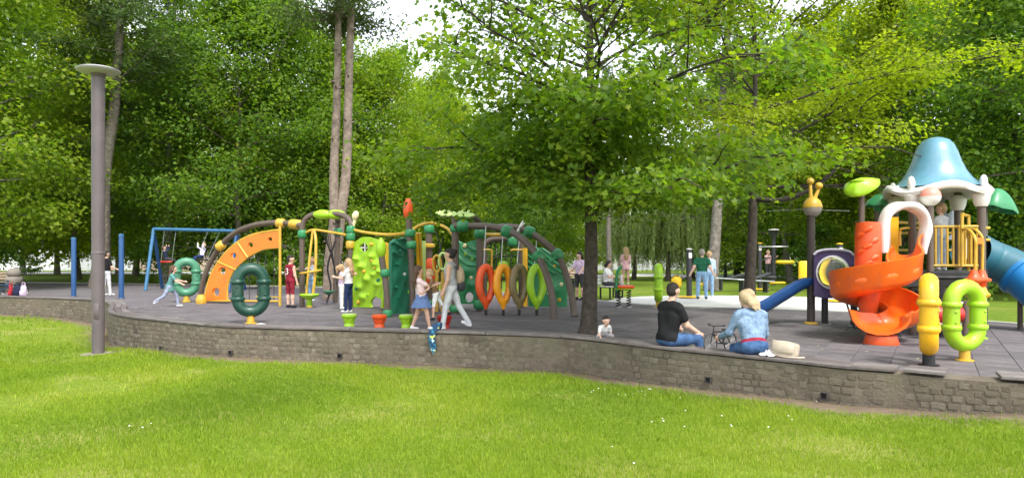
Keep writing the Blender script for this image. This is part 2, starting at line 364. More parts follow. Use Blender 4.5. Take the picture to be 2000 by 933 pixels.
for row in range(7):
    s = s0+rnd.uniform(0, .1)
    while s < s1:
        w = rnd.uniform(.08, .19); p, T, n = wall_at(s+w/2); zb = float(np.interp(s, WS, WZ)); Hh = .0-zb+.06
        nr = 5 if Hh < .5 else (6 if Hh < .62 else 7)
        if row < nr:
            hh = Hh/nr; z = .0-(row+.5)*hh+rnd.uniform(-.012, .012)
            if rnd.random() > .06: slist.append((p.y, p, T, n, w, hh, z))
        s += w+.012
slist.sort(key=lambda a: a[0]); far = MB(); 
for i, (yy, p, T, n, w, hh, z) in enumerate(slist):
    sc = Vector((w-.01, rnd.uniform(.004, .013), hh-.012)); M = Matrix((T, n, Vector((0,0,1)))).transposed()
    pos = p+n*(-.004)+Vector((0,0,z))
    if i < 290:
        o = bpy.data.objects.new('stone', SM[rnd.randrange(10)]); COL.objects.link(o); o.parent = wall
        o.matrix_local = Matrix.Translation(pos-Vector(wall.location)) @ M.to_4x4() @ Matrix.Rotation(rnd.uniform(-.05,.05), 4, 'Y') @ Matrix.Diagonal((*sc, 1))
    else:
        me = SM[rnd.randrange(10)]; far.mi = rnd.randrange(5)
        far.add([pos+M @ Vector((v.co.x*sc.x, v.co.y*sc.y, v.co.z*sc.z)) for v in me.vertices], [tuple(f.vertices) for f in me.polygons])
fo = far.build('far_stones', stone_m, wall, smooth=40); fo['kind'] = 'stuff'
# wooden seat slats
def slat(sa, sb, o0, o1, zt, th, mi, lift=0.0, yaw=0.0):
    b = MB(); n = max(3, int((sb-sa)/.18)); prof = [(-o0-.006,-th),(-o0,-th+.006),(-o0,-.006),(-o0-.006,0),(-o1+.006,0),(-o1,-.006),(-o1,-th+.006),(-o1+.006,-th)]
    fr = [wall_at(sa+(sb-sa)*i/n) for i in range(n+1)]
    b.sweep(prof, [p+Vector((0,0,zt+lift)) for p, t, nn in fr], side=[nn for p, t, nn in fr])
    return b.build('slat', wood_m[mi], wall, smooth=25)
s = s_of_px(-250); sA, sB = s_of_px(1855), s_of_px(1950)
BW = .155; bounds = []
while s < s_of_px(1540): ln = rnd.uniform(1.0, 1.5); bounds.append((s, s+ln, rnd.uniform(-.004,.004))); s += ln+.006
for a, b, lf in ((s_of_px(1545), s_of_px(1655), .0), (s_of_px(1661), s_of_px(1750), .004), (s_of_px(1765), s_of_px(1849), .018), (s_of_px(1956), s_of_px(2060), .02), (s_of_px(2064), s_of_px(2200), 0)): bounds.append((a, b, lf))
for a, b, lf in bounds:
    for kk in range(3):
        slat(a, b-.01, -.02+kk*BW, -.02+kk*BW+.143, .08, .04, rnd.randrange(3), lf+rnd.uniform(-.003,.003))
# square drain rims at the wall foot; a black plug paints the shade inside
dk = mat('drain_hole_shade', (.012,.012,.012), .8); lp = mat('drain_rim', (.05,.045,.04), .8)
for px, py in ((452,688),(665,694),(1385,741),(1612,772),(317,679)):
    sp = s_of_px(px); p, T, n = wall_at(sp); z = CAM_H-(py-HY)/FPX*p.y; b = MB(); u = Vector((0,0,1)); w = .04
    for sx, sz, wx, wz in ((-1,0,.008,.08),(1,0,.008,.08),(0,1,.088,.008),(0,-1,.088,.008)):
        M = Matrix((T, n, u)).transposed(); b.box(p+n*.015+T*(sx*w)+u*(z+sz*w), (wx,.07,wz), M)
    b.mi = 1; b.box(p+n*.005+u*z, (.074,.03,.074), Matrix((T, n, u)).transposed())
    b.build('drain', [lp, dk], wall, smooth=0)

# ------------------------------------------------------------------ play surface with rubber tiles
back_px = [(2200,648),(2000,633),(1850,622),(1700,612),(1600,607),(1450,602),(1300,597),(1180,588),(1100,580),(1000,572),(800,565),(600,560),(400,556),(200,553),(0,551),(-300,550)]
BK = [G(a, b) for a, b in back_px]
fr = [wall_at(WLEN*i/sN) for i in range(sN+1)]
fpts = [p-n*(TH-.03) for p, t, n in fr if s_of_px(-250) <= 1e9]
rub = mat('rubber_tile', (.135,.122,.132), .9, var=.14, vscale=1.1, bump=.5, bscale=60, spec=.15, dirt=((.21,.195,.185), .5, .6))
pg = MB(); pp = [Vector((p.x,p.y,-.012)) for p in fpts]+[Vector((p.x,p.y,-.012)) for p in BK]
pg.add(pp, [tuple(range(len(pp)))]); pgo = pg.build('playground_surface', rub, smooth=0); tag(pgo, 'dark mauve grey rubber safety surface of the playground', 'playground surface', kind='structure')
polyA = np.array([(p.x, p.y) for p in pp])
def inside(x, y):
    c = False; n = len(polyA); j = n-1
    for i in range(n):
        xi, yi = polyA[i]; xj, yj = polyA[j]
        if (yi > y) != (yj > y) and x < (xj-xi)*(y-yi)/(yj-yi)+xi: c = not c
        j = i
    return c
A = R(-30.4); ca, sa_ = math.cos(A), math.sin(A); TS = .5; tl = []
for i in range(-60, 60):
    for j in range(-10, 70):
        u, v = (i+.5)*TS, (j+.5)*TS; x, y = u*ca-v*sa_, u*sa_+v*ca
        if y > 21 or y < 7 or abs(x) > .8*y+1: continue
        if all(inside(x+(dx*ca-dy*sa_)*TS*.5, y+(dx*sa_+dy*ca)*TS*.5) for dx, dy in ((-1,-1),(1,-1),(1,1),(-1,1))):
            tl.append((y, x))
tl.sort()
tms = []
for i in range(4):
    b = MB(); b.box((0,0,-.012), (TS-.005, TS-.005, .028), bev=.004); me = bpy.data.meshes.new('rubber_tile'); me.from_pydata(b.v, [], b.f)
    me.materials.append(mat('rubber_tile_%d' % i, [(.135,.122,.132),(.115,.105,.113),(.15,.135,.143),(.128,.116,.122)][i], .88, var=.12, vscale=3, bump=.5, bscale=70, spec=.15, dirt=((.21,.195,.185), 1.3, .55))); tms.append(me)
rest = MB()
for i, (y, x) in enumerate(tl):
    if i < 295:
        o = bpy.data.objects.new('rubber_tile', tms[rnd.randrange(4)]); COL.objects.link(o); o.parent = pgo; o.location = (x, y, rnd.uniform(-.0015,.0015)); o.rotation_euler = (0, 0, A)
    else:
        rest.mi = rnd.randrange(4); rest.box((x, y, -.012+rnd.uniform(-.0015,.0015)), (TS-.005, TS-.005, .028), Euler((0,0,A)))
ro = rest.build('far_rubber_tiles', [m.materials[0] for m in tms], pgo, local=True, smooth=0); ro['kind'] = 'stuff'
# fallen leaves and litter on the surface
fl = MB()
for i in range(800):
    x = rnd.uniform(-16, 9); y = rnd.uniform(9, 27)
    if not inside(x, y): continue
    a = rnd.uniform(0, 6.28); r = rnd.uniform(.015, .035); q = [(x+r*math.cos(a+k*1.57)*(1 if k % 2 else .55), y+r*math.sin(a+k*1.57)*(1 if k % 2 else .55), .006+rnd.uniform(0, .012)) for k in range(4)]
    fl.add(q, [(0,1,2,3)])
tag(fl.build('fallen_leaves', mat('dry_leaf', (.4,.33,.2), .9, var=.4, vscale=.7), smooth=0), 'pale dry leaf scraps scattered over the rubber surface', 'litter', kind='stuff')
# concrete plaza, kerb, far paths
conc = mat('concrete', (.62,.61,.58), .9, var=.1, vscale=.8, bump=.2, bscale=30)
pl = MB(); rim = [G(a, b) for a, b in back_px if 1180 <= a <= 1700]; top = [G(a, b) for a, b in ((1205,580),(1250,577),(1350,575),(1500,576),(1650,580),(1745,590),(1760,603))]
pts = [Vector((p.x,p.y+.16,-.03)) for p in rim]+[Vector((p.x,p.y,-.03)) for p in top]; pl.add(pts, [tuple(range(len(pts)))])
tag(pl.build('concrete_plaza', conc, smooth=0), 'pale concrete strip behind the rubber surface', 'pavement', kind='structure')
kb = MB(); kp = catmull(BK, 4); kb.sweep([(-.09,-.12),(-.09,.015),(.09,.015),(.09,-.12)], [p+Vector((0,.085,0)) for p in kp]); tag(kb.build('kerb', mat('kerb_concrete', (.42,.41,.38), .9, var=.15, vscale=2), smooth=0), 'narrow pale concrete kerb edging the rubber surface', 'kerb', kind='structure')
far_road = MB(); far_road.add([(-260,66,-.05),(-20,66,-.05),(-22,76,-.05),(-260,76,-.05)], [(0,1,2,3)]);
tag(far_road.build('far_road', mat('pale_road', (.55,.54,.52), .9), smooth=0), 'bright pale road beyond the left trees', 'road', kind='structure')
fp = MB(); q = [GX(1230,58,-.045),GX(1800,50,-.045),GX(1800,55,-.045),GX(1230,68,-.045)]; fp.add(q, [(0,1,2,3)]); tag(fp.build('park_path', conc, smooth=0), 'pale path crossing the grass beyond the playground', 'path', kind='structure')
# ================================================================== trees
bark_grey = mat('bark_grey', (.16,.135,.11), .95, var=.4, vscale=7, bump=1.0, bscale=18, col2=(.26,.235,.205))
bark_dark = mat('bark_dark', (.036,.029,.023), .95, var=.4, vscale=9, bump=1.0, bscale=22, col2=(.075,.06,.046))
bark_pale = mat('bark_pale', (.19,.145,.112), .95, var=.35, vscale=5, bump=1.0, bscale=16, col2=(.31,.245,.195))
bark_mid = mat('bark_mid', (.11,.09,.07), .95, var=.4, vscale=8, bump=1.0, bscale=20, col2=(.19,.165,.13))
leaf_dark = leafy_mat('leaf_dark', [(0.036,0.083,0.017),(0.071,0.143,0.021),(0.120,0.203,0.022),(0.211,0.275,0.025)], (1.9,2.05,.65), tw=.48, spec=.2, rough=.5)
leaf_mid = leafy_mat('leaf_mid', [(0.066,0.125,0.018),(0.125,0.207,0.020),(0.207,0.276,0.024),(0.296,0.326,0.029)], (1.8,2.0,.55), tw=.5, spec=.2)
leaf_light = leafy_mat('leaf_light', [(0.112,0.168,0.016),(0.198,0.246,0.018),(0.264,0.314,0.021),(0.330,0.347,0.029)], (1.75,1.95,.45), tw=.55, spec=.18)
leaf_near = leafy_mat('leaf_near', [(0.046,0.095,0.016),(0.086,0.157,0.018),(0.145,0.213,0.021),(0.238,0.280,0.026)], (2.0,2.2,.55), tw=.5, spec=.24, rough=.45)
leaf_pine = leafy_mat('leaf_pine', [(.04,.08,.02),(.075,.125,.03),(.12,.17,.05)], (1.5,1.5,.8), tw=.3)
leaf_willow = leafy_mat('leaf_willow', [(.10,.15,.05),(.17,.23,.075),(.23,.29,.10)], (1.7,1.7,.8), tw=.45)

def rot_axis(v, ax, a): return Matrix.Rotation(a, 3, ax) @ v
class Skel:
    def __init__(s, seed): s.r = random.Random(seed); s.br = []; s.clumps = []   # clumps: (pos, dir, level)
    def limb(s, p, d, ln, r0, r1, n=6, curve=.1, grav=0.0):
        P = [p.copy()]; d = d.normalized()
        for i in range(n):
            d = (d+Vector((s.r.gauss(0,curve), s.r.gauss(0,curve), s.r.gauss(0,curve)+grav))).normalized(); P.append(P[-1]+d*(ln/n))
        s.br.append((P, [r0+(r1-r0)*(i/n)**.8 for i in range(n+1)])); return P
def broadleaf(seed, H, tr, base, Rc, n_main=22, lean=(0,0), up0=8, up1=58, prof=None, droop=-.03, sub=7, tw=4, trunk_pts=None, top=.97):
    s = Skel(seed); r = s.r
    if trunk_pts: T = catmull(trunk_pts, 5)
    else: T = catmull([Vector((lean[0]*t+r.gauss(0,.012*H)*(t > 0), lean[1]*t+r.gauss(0,.012*H)*(t > 0), H*top*t)) for t in (0,.2,.4,.6,.8,1)], 4)
    nT = len(T); rad = [max(tr*(1.0-.93*(i/(nT-1))**.85)*(1+.25*math.exp(-i/(nT-1)*30)), .02) for i in range(nT)]
    s.br.append((T, rad)); az = r.uniform(0, 6.28)
    prof = prof or (lambda t: math.sin(math.pi*min(1, .18+.78*t))**.75)
    for k in range(n_main):
        t = (k+r.random()*.7)/n_main; h = base+(H*.93-base)*t; i = min(range(nT), key=lambda q: abs(T[q].z-h)); p = T[i].copy()
        az += 2.4+r.gauss(0,.25); el = R(up0+(up1-up0)*t+r.gauss(0,6)); ln = Rc*prof(t)*r.uniform(.8,1.15)
        d = Vector((math.cos(az)*math.cos(el), math.sin(az)*math.cos(el), math.sin(el)))
        rb = min(rad[i]*.55, .018*ln+.012)
        P = s.limb(p, d, ln, rb, .012, 7, .09, droop)
        for q in range(sub):
            u = .22+.78*(q+r.random()*.6)/sub; j = min(int(u*7), 6); b = P[j].lerp(P[j+1], u*7-j); dd = (P[j+1]-P[j]).normalized()
            sg = 1 if q % 2 else -1; d2 = rot_axis(dd, Vector((0,0,1)), sg*R(r.uniform(25,65))); d2.z += r.uniform(-.12,.25); l2 = ln*(.5-.25*u)*r.uniform(.7,1.3)
            Q = s.limb(b, d2, l2, max(rb*.4, .012), .006, 4, .12, droop)
            for w in range(tw):
                uu = .3+.7*(w+r.random()*.5)/tw; jj = min(int(uu*4), 3); c = Q[jj].lerp(Q[jj+1], uu*4-jj)
                d3 = (Q[jj+1]-Q[jj]).normalized(); d3 = rot_axis(d3, Vector((0,0,1)), r.choice((-1,1))*R(r.uniform(15,60)))
                s.clumps.append((c+d3*r.uniform(.05,.25), d3, t))
            s.clumps.append((Q[-1], d2, t))
        s.clumps.append((P[-1], d, t))
    return s
def wood(s, name, m, minr=0.0, nseg=8):
    b = MB()
    for P, rr in s.br:
        if max(rr) < minr: continue
        b.tube(P, rr, nseg if max(rr) > .06 else 5, caps=False)
    me = bpy.data.meshes.new(name); me.from_pydata(b.v, [], b.f); me.materials.append(m); me.polygons.foreach_set('use_smooth', [True]*len(me.polygons)); me.update(); return me
PALM = np.array([(0,0),(.18,.08),(.52,.12),(.33,.34),(.42,.72),(.16,.62),(0,1.0),(-.16,.62),(-.42,.72),(-.33,.34),(-.52,.12),(-.18,.08)])
OVAL = np.array([(0,0),(.32,.28),(.3,.62),(0,1.0),(-.3,.62),(-.32,.28)])
KITE = np.array([(0,0),(.42,.42),(0,1.0),(-.42,.42)])
BLADE = np.array([(0,0),(.16,.4),(0,1.0),(-.16,.4)])
def leaves(clumps, per, size, spread, flat, shape, mat_, name, seed, tilt=.55, droop=.15, tint0=.4, hang=False):
    g = np.random.default_rng(seed); C = np.array([tuple(c[0]) for c in clumps]); D = np.array([tuple(c[1]) for c in clumps]); n = len(C)*per
    C = np.repeat(C, per, 0); D = np.repeat(D, per, 0); ct = np.repeat(g.normal(0,.16,len(clumps)), per)
    off = g.normal(0, 1, (n,3))*np.array([spread,spread,spread*flat]); along = g.uniform(-.6, 1.0, n)[:,None]*D*spread*1.3
    P = C+off+along; P[:,2] -= droop*np.hypot(off[:,0], off[:,1])
    # leaf frame: normal mostly up, tip direction outwards / random
    nrm = g.normal(0, tilt, (n,3)); nrm[:,2] += 1.0; nrm[:,:2] += D[:,:2]*.35
    nrm /= np.linalg.norm(nrm, axis=1)[:,None]
    tip = off+D*.3+g.normal(0,.35,(n,3)); 
    if hang: tip = np.stack([g.normal(0,.25,n), g.normal(0,.25,n), -np.ones(n)], 1); nrm = np.stack([g.normal(0,1,n), g.normal(0,1,n), g.normal(0,.2,n)], 1); nrm /= np.linalg.norm(nrm, axis=1)[:,None]
    tip -= nrm*np.sum(tip*nrm, 1)[:,None]; tip /= np.linalg.norm(tip, axis=1)[:,None]+1e-9; sd = np.cross(tip, nrm)
    sz = size*g.uniform(.6, 1.25, n); k = len(shape)
    cup = (shape[:,0]**2)*.55-.18*shape[:,1]**2
    V = P[:,None,:]+sz[:,None,None]*(sd[:,None,:]*shape[None,:,0:1]+tip[:,None,:]*shape[None,:,1:2]+nrm[:,None,:]*cup[None,:,None])
    me = npmesh(name, V.reshape(-1,3), np.arange(n*k).reshape(n,k), mat_)
    set_attr(me, 'tint', np.repeat(np.clip(tint0+ct+g.normal(0,.1,n), 0, 1), k)); return me
def make_tree(name, label, cat, loc, trunk_me, crown_me, scale=1.0, rz=0.0, group=None, sz=None):
    t = thing(name, label, cat, loc, group, rz)
    t.scale = (scale, scale, sz or scale)
    obj('trunk', trunk_me, t, local=True)
    if crown_me: obj('crown', crown_me, t, local=True)
    return t
# --- prototypes for the trees behind the playground (nominal 14 m)
PROT = []
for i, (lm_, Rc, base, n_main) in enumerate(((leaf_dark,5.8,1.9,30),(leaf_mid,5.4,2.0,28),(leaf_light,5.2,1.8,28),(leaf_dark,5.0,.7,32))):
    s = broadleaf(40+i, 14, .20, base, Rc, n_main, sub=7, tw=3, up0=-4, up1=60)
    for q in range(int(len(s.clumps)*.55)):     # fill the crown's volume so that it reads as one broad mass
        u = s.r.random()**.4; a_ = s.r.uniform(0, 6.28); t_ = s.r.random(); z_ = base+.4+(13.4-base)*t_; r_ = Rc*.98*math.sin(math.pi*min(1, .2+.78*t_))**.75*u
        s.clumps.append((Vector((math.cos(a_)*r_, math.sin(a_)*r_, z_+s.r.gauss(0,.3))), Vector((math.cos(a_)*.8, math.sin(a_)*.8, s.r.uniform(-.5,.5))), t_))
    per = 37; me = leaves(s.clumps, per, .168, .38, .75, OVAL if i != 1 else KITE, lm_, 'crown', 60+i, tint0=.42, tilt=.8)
    PROT.append((wood(s, 'trunk', [bark_mid,bark_grey,bark_mid,bark_dark][i], .02, 7), me))
# tall pines: bare trunk, tufted crown high up
def pine(seed, H, tr, lean, base):
    s = Skel(seed); r = s.r
    T = catmull([Vector((lean*t**1.3+r.gauss(0,.06)*(t > 0), r.gauss(0,.06), H*t)) for t in (0,.15,.3,.45,.6,.8,1)], 4); nT = len(T)
    rad = [tr*(1-.75*(i/(nT-1)))*(1+.4*math.exp(-i/(nT-1)*30)) for i in range(nT)]; s.br.append((T, rad)); az = 0
    for k in range(26):
        h = base+(H-base)*(k+r.random())/26; i = min(range(nT), key=lambda q: abs(T[q].z-h)); az += 2.4; ln = r.uniform(1.6,3.4)*(1-.5*(h-base)/(H-base)); el = R(r.uniform(-15,35))
        P = s.limb(T[i], Vector((math.cos(az)*math.cos(el), math.sin(az)*math.cos(el), math.sin(el))), ln, .045, .012, 6, .15, .03)
        for j in (2,3,4,5,6):
            for q in range(3): s.clumps.append((P[j]+Vector((r.gauss(0,.3),r.gauss(0,.3),r.gauss(0,.15))), (P[j]-P[j-1]).normalized(), 0))
    for k in range(14):     # dead stubs along the bare trunk
        h = r.uniform(.2*H, base); i = min(range(nT), key=lambda q: abs(T[q].z-h)); a = r.uniform(0, 6.28); s.limb(T[i], Vector((math.cos(a), math.sin(a), r.uniform(-.2,.5))), r.uniform(.15,.9), .022, .006, 3, .2)
    return s
ps = pine(5, 19, .27, .8, 8.5); PINE = (wood(ps, 'trunk', bark_grey, .0, 10), leaves(ps.clumps, 46, .20, .22, .7, BLADE, leaf_pine, 'crown', 71, tilt=1.0, tint0=.5))
# weeping willow
def willow(seed):
    s = Skel(seed); r = s.r; T = [Vector((0,0,0)),Vector((.1,0,1.5)),Vector((0,.1,3)),Vector((.15,0,5.2))]; s.br.append((catmull(T,4), [.26-.017*i for i in range(13)])); 
    for k in range(40):
        a = k*2.4; l = r.uniform(1.2,4.2); h = r.uniform(3.2,5.4); top = Vector((math.cos(a)*l, math.sin(a)*l, h+2.8-.38*l+r.uniform(-.4,.5)))
        P = catmull([Vector((0,0,h-1)), Vector((math.cos(a)*l*.5, math.sin(a)*l*.5, h+1.6)), top], 4); s.br.append((P, [.06-.005*i for i in range(len(P))]))
        for q in range(9):
            st = P[-1].lerp(P[len(P)//2], r.random())+Vector((r.gauss(0,.45),r.gauss(0,.45),r.gauss(0,.2))); L_ = r.uniform(1.5,min(st.z-.6, 4.6))
            for w in range(int(L_/.22)): s.clumps.append((st+Vector((r.gauss(0,.03)+math.cos(a)*.02*w, r.gauss(0,.03)+math.sin(a)*.02*w, -w*.22)), Vector((0,0,-1)), 0))
    return s
ws = willow(9); WIL = (wood(ws, 'trunk', bark_dark, .0, 8), leaves(ws.clumps, 7, .2, .06, 2.0, BLADE, leaf_willow, 'crown', 72, droop=0, hang=True, tint0=.5))

# --- the near tree in the middle of the picture
s = broadleaf(103, 9.5, .178, 2.2, 3.6, 44, sub=8, tw=4, up0=12, up1=60, droop=-.02, trunk_pts=[Vector((-.05,0,0)),Vector((0,0,.5)),Vector((.08,0,1.6)),Vector((.1,.03,3)),Vector((.06,0,4.6)),Vector((.0,0,6.4)),Vector((.08,0,8.0)),Vector((.1,0,9.2))], prof=lambda t: (1.0 if t < .45 else 1.0-.95*(t-.45)))
s.clumps = [c for c in s.clumps if c[0].z > 2.5 and not (c[0].z > 4.4 and s.r.random() < .55)]
s.br = [q for q in s.br if q[0][0].z < .1 or q[0][-1].z > 2.3]
for q in range(330):     # leafy shoots close round the stem
    a_ = s.r.uniform(0, 6.28); r_ = s.r.uniform(.3, 1.9); s.clumps.append((Vector((math.cos(a_)*r_, math.sin(a_)*r_, s.r.uniform(2.25, 4.6)+.12*r_)), Vector((math.cos(a_), math.sin(a_), -.1)), 0))
CT = (wood(s, 'trunk', bark_dark, 0, 14), leaves(s.clumps, 32, .108, .22, .55, PALM, leaf_near, 'crown', 81, tilt=.6, droop=.25, tint0=.42))
p = GX(1151, 13.35); t = make_tree('broadleaf_tree', 'dark slim trunked broadleaf tree just behind the wall with crown over the climbing frame', 'tree', p, *CT, rz=1.0)
# --- the airy light green tree to its right
s = broadleaf(211, 11.5, .17, 3.0, 4.9, 34, sub=8, tw=5, up0=6, up1=64, droop=-.015, prof=lambda t: (1.0 if t < .5 else 1.0-.9*(t-.5)), trunk_pts=[Vector((-.05,0,0)),Vector((.0,0,1.2)),Vector((.06,0,2.6)),Vector((.02,0,4.2)),Vector((.12,0,6.0)),Vector((.05,0,8.5)),Vector((.2,0,10.8))])
# its long low limb reaching right over the snail post
lb = catmull([Vector((.08,0,2.95)),Vector((.7,-.3,2.9)),Vector((1.5,-.5,3.25)),Vector((2.15,-.6,4.0)),Vector((2.5,-.6,5.1)),Vector((3.1,-.7,5.6))], 5); s.br.append((lb, [.075-.0024*i for i in range(len(lb))]))
for q in lb[12:]:
    for k in range(3): s.clumps.append((q+Vector((s.r.gauss(0,.4),s.r.gauss(0,.4),s.r.gauss(0,.25)+.2)), Vector((.6,0,.2)), 0))
s.clumps = [c for c in s.clumps if c[0].z > (3.1 if c[0].x < .9 else 3.75) and not (c[0].y < .5 and abs(c[0].x) < .9 and c[0].z < 4.6)]
s.br = [q for q in s.br if q[0][0].z < .1 or q is s.br[-1] or q[0][-1].z > 2.6]
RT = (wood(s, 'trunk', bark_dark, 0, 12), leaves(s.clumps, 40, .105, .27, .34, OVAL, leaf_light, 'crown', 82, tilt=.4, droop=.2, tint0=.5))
p = GX(1466, 18.2); make_tree('airy_tree', 'light yellow green tree with long curved low limb behind the seated woman', 'tree', p, *RT)
# --- pale twin trunk behind the climbing frame
def twin(seed):
    s = Skel(seed); r = s.r
    A_ = catmull([Vector(p) for p in ((-.25,0,0),(-.18,0,1.5),(-.04,0,2.7),(-.05,0,4.4),(.04,0,6.5),(.1,0,9.0),(.15,0,13))], 4)
    B_ = catmull([Vector(p) for p in ((-.20,0,0),(.0,0,1.4),(.16,0,2.8),(.36,.05,4.4),(.44,0,6.5),(.50,.05,9),(.62,.1,13))], 4)
    s.br.append((A_, [.22-.005*i for i in range(len(A_))])); s.br.append((B_, [.23-.005*i for i in range(len(B_))]))
    for T in (A_, B_):
        for k in range(26):
            i = r.randrange(2, len(T)-2); a = r.uniform(0,6.28); s.limb(T[i].lerp(T[i+1], r.random()), Vector((math.cos(a),math.sin(a),.1)), r.uniform(.2,.3), .05, .03, 2, .02)
        az = 0
        for k in range(14):
            i = r.randrange(21, len(T)); az += 2.4; P = s.limb(T[i], Vector((math.cos(az),math.sin(az),r.uniform(-.2,.4))), r.uniform(1.2,2.6), .05, .012, 6, .15, .02)
            for j in range(2, 7):
                for q in range(3): s.clumps.append((P[j]+Vector((r.gauss(0,.3),r.gauss(0,.3),r.gauss(0,.15))), (P[j]-P[j-1]).normalized(), 0))
    return s
s = twin(31); TW = (wood(s, 'trunk', bark_pale, 0, 12), leaves(s.clumps, 40, .2, .22, .7, BLADE, leaf_pine, 'crown', 83, tilt=1.0, tint0=.6))
make_tree('pine_tree', 'pale bare twin trunked pine rising behind the yellow spinner', 'tree', GX(655, 25.0), *TW)
# --- leaning pine behind the lamp post
t = make_tree('pine_tree', 'tall grey pine leaning right behind the lamp post', 'tree', GX(196, 34.5, -.05), wood(ps, 'trunk', bark_mid, .0, 10), PINE[1], scale=1.0); t.rotation_euler = (0, R(1.0), 0); t.scale = (1.4,1.4,1.0)
t = make_tree('pine_tree', 'slender grey pine stem close beside the leaning pine', 'tree', GX(205, 38, -.05), *PINE, scale=.8, rz=2.2); t.rotation_euler[1] = R(.8)
t = make_tree('pine_tree', 'grey barked pine standing behind the blue swing', 'tree', GX(322, 41, -.05), *PINE, scale=.95, rz=1.1)
t = make_tree('pine_tree', 'leaning rough barked pine behind the couple in jeans', 'tree', GX(1386, 33, -.05), *PINE, scale=1.0, rz=.6); t.rotation_euler = (0, R(3.5), .6)
t = make_tree('pine_tree', 'straight grey pine just right of the near dark trunk', 'tree', GX(1193, 45, -.05), *PINE, scale=.7, rz=4.0)
# --- broadleaf masses (px, distance, prototype, scale, spin, label)
TREES = [
 (-95,40,0,1.15,.3,'dense dark maple at the left edge behind the stroller'),
 (45,62,1,1.2,1.2,'tall green maple with dark trunk beside the white fence'),
 (112,66,0,1.25,2.2,'dark leaved maple between the blue post and white fence'),
 (232,60,2,1.35,.7,'yellow green maple glowing behind the lamp post'),
 (345,46,0,1.1,3.3,'spreading dark maple over the blue swing'),
 (470,40,0,1.12,4.1,'large dark green maple above the orange arch'),
 (575,43,1,1.15,5.0,'leafy green maple just left of the twin trunk pine'),
 (745,44,1,.98,2.7,'mid green maple behind the lime climbing wall'),
 (860,55,2,.95,1.9,'light green tree behind the orange bud post'),
 (960,47,0,.74,0.4,'low dark tree behind the hanging pods'),
 (1060,52,1,.78,3.9,'rounded green tree behind the curved green climbing wall'),
 (1150,66,2,.85,2.9,'sunlit light green tree far behind the near dark trunk'),
 (1440,60,3,1.25,1.0,'dark green tree behind the picnic benches'),
 (1545,46,1,1.1,2.0,'bushy green tree behind the snail post'),
 (1660,52,3,1.3,3.0,'dark tree rising behind the purple panel'),
 (1760,40,2,1.15,4.0,'bright yellow green tree above the blue roof'),
 (1865,44,0,1.2,5.2,'dark green tree behind the right green leaf canopy'),
 (1975,33,3,1.05,.9,'dense tree behind the blue tube slide'),
 (2110,27,0,1.05,1.8,'dark tree hanging in at the right edge of the picture'),
 (-55,33,1,1.2,2.0,'green tree overhanging the top left corner'),
 (150,50,2,1.4,2.6,'yellow green tree filling the gap left of the lamp head'),
 (265,60,2,1.3,4.4,'tall yellow green maple right of the lamp head'),
 (845,60,1,1.15,1.3,'tall mid green tree rising behind the orange bud'),
 (530,60,3,1.15,1.4,'low dark tree behind the orange arch top'),
 (640,58,3,1.1,2.9,'low dark tree directly behind the twin trunk pine'),
 (830,64,3,.95,5.1,'low dark tree behind the wavy yellow rail'),
 (1010,68,3,.9,.2,'low dark tree behind the great brown arches'),
]
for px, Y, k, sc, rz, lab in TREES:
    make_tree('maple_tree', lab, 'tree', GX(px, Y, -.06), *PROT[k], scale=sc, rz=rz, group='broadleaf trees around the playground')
for px, Y, sc, rz, lab in ((1238,50,.72,0,'leftmost weeping willow beyond the grass'),(1305,46,.74,1.5,'weeping willow straight behind the green ring'),(1352,52,.85,2.6,'weeping willow nearest the leaning pine')):
    make_tree('willow_tree', lab, 'tree', GX(px, Y, -.06), *WIL, scale=sc, rz=rz, group='weeping willows')
# --- the far wood: trees nothing in the picture tells apart
fx = -260; k = 0
while fx < 2300:
    Y = rnd.uniform(88, 102); sc = rnd.uniform(1.15, 1.45)
    if 770 < fx < 1180: sc *= .72
    if 1180 < fx < 1420: sc *= .8
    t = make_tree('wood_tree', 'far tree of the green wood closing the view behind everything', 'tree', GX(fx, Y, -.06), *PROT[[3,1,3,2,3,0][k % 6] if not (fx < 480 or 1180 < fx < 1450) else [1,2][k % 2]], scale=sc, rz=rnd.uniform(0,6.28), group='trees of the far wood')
    fx += rnd.uniform(60, 95) if fx > 1380 else rnd.uniform(85, 130); k += 1
# young bushes
sB = broadleaf(77, 2.2, .04, .25, 1.0, 14, sub=5, tw=3, up0=20, up1=70)
BUSH = (wood(sB, 'trunk', bark_mid, 0, 5), leaves(sB.clumps, 16, .1, .14, .5, KITE, leaf_dark, 'crown', 84))
for px, Y, sc, lab in ((60,58,1.0,'small dark bush between the left trunks'),(505,34,.9,'dark shrub seen under the orange arch'),(1600,40,1.3,'shrub behind the purple panel'),(1930,30,1.2,'dark shrub under the blue tube slide'),(1830,34,1.2,'low shrub in the shade behind the tower'),(1440,56,1.3,'round shrub behind the picnic benches')):
    make_tree('shrub', lab, 'shrub', GX(px, Y, -.06), *BUSH, scale=sc, rz=px)
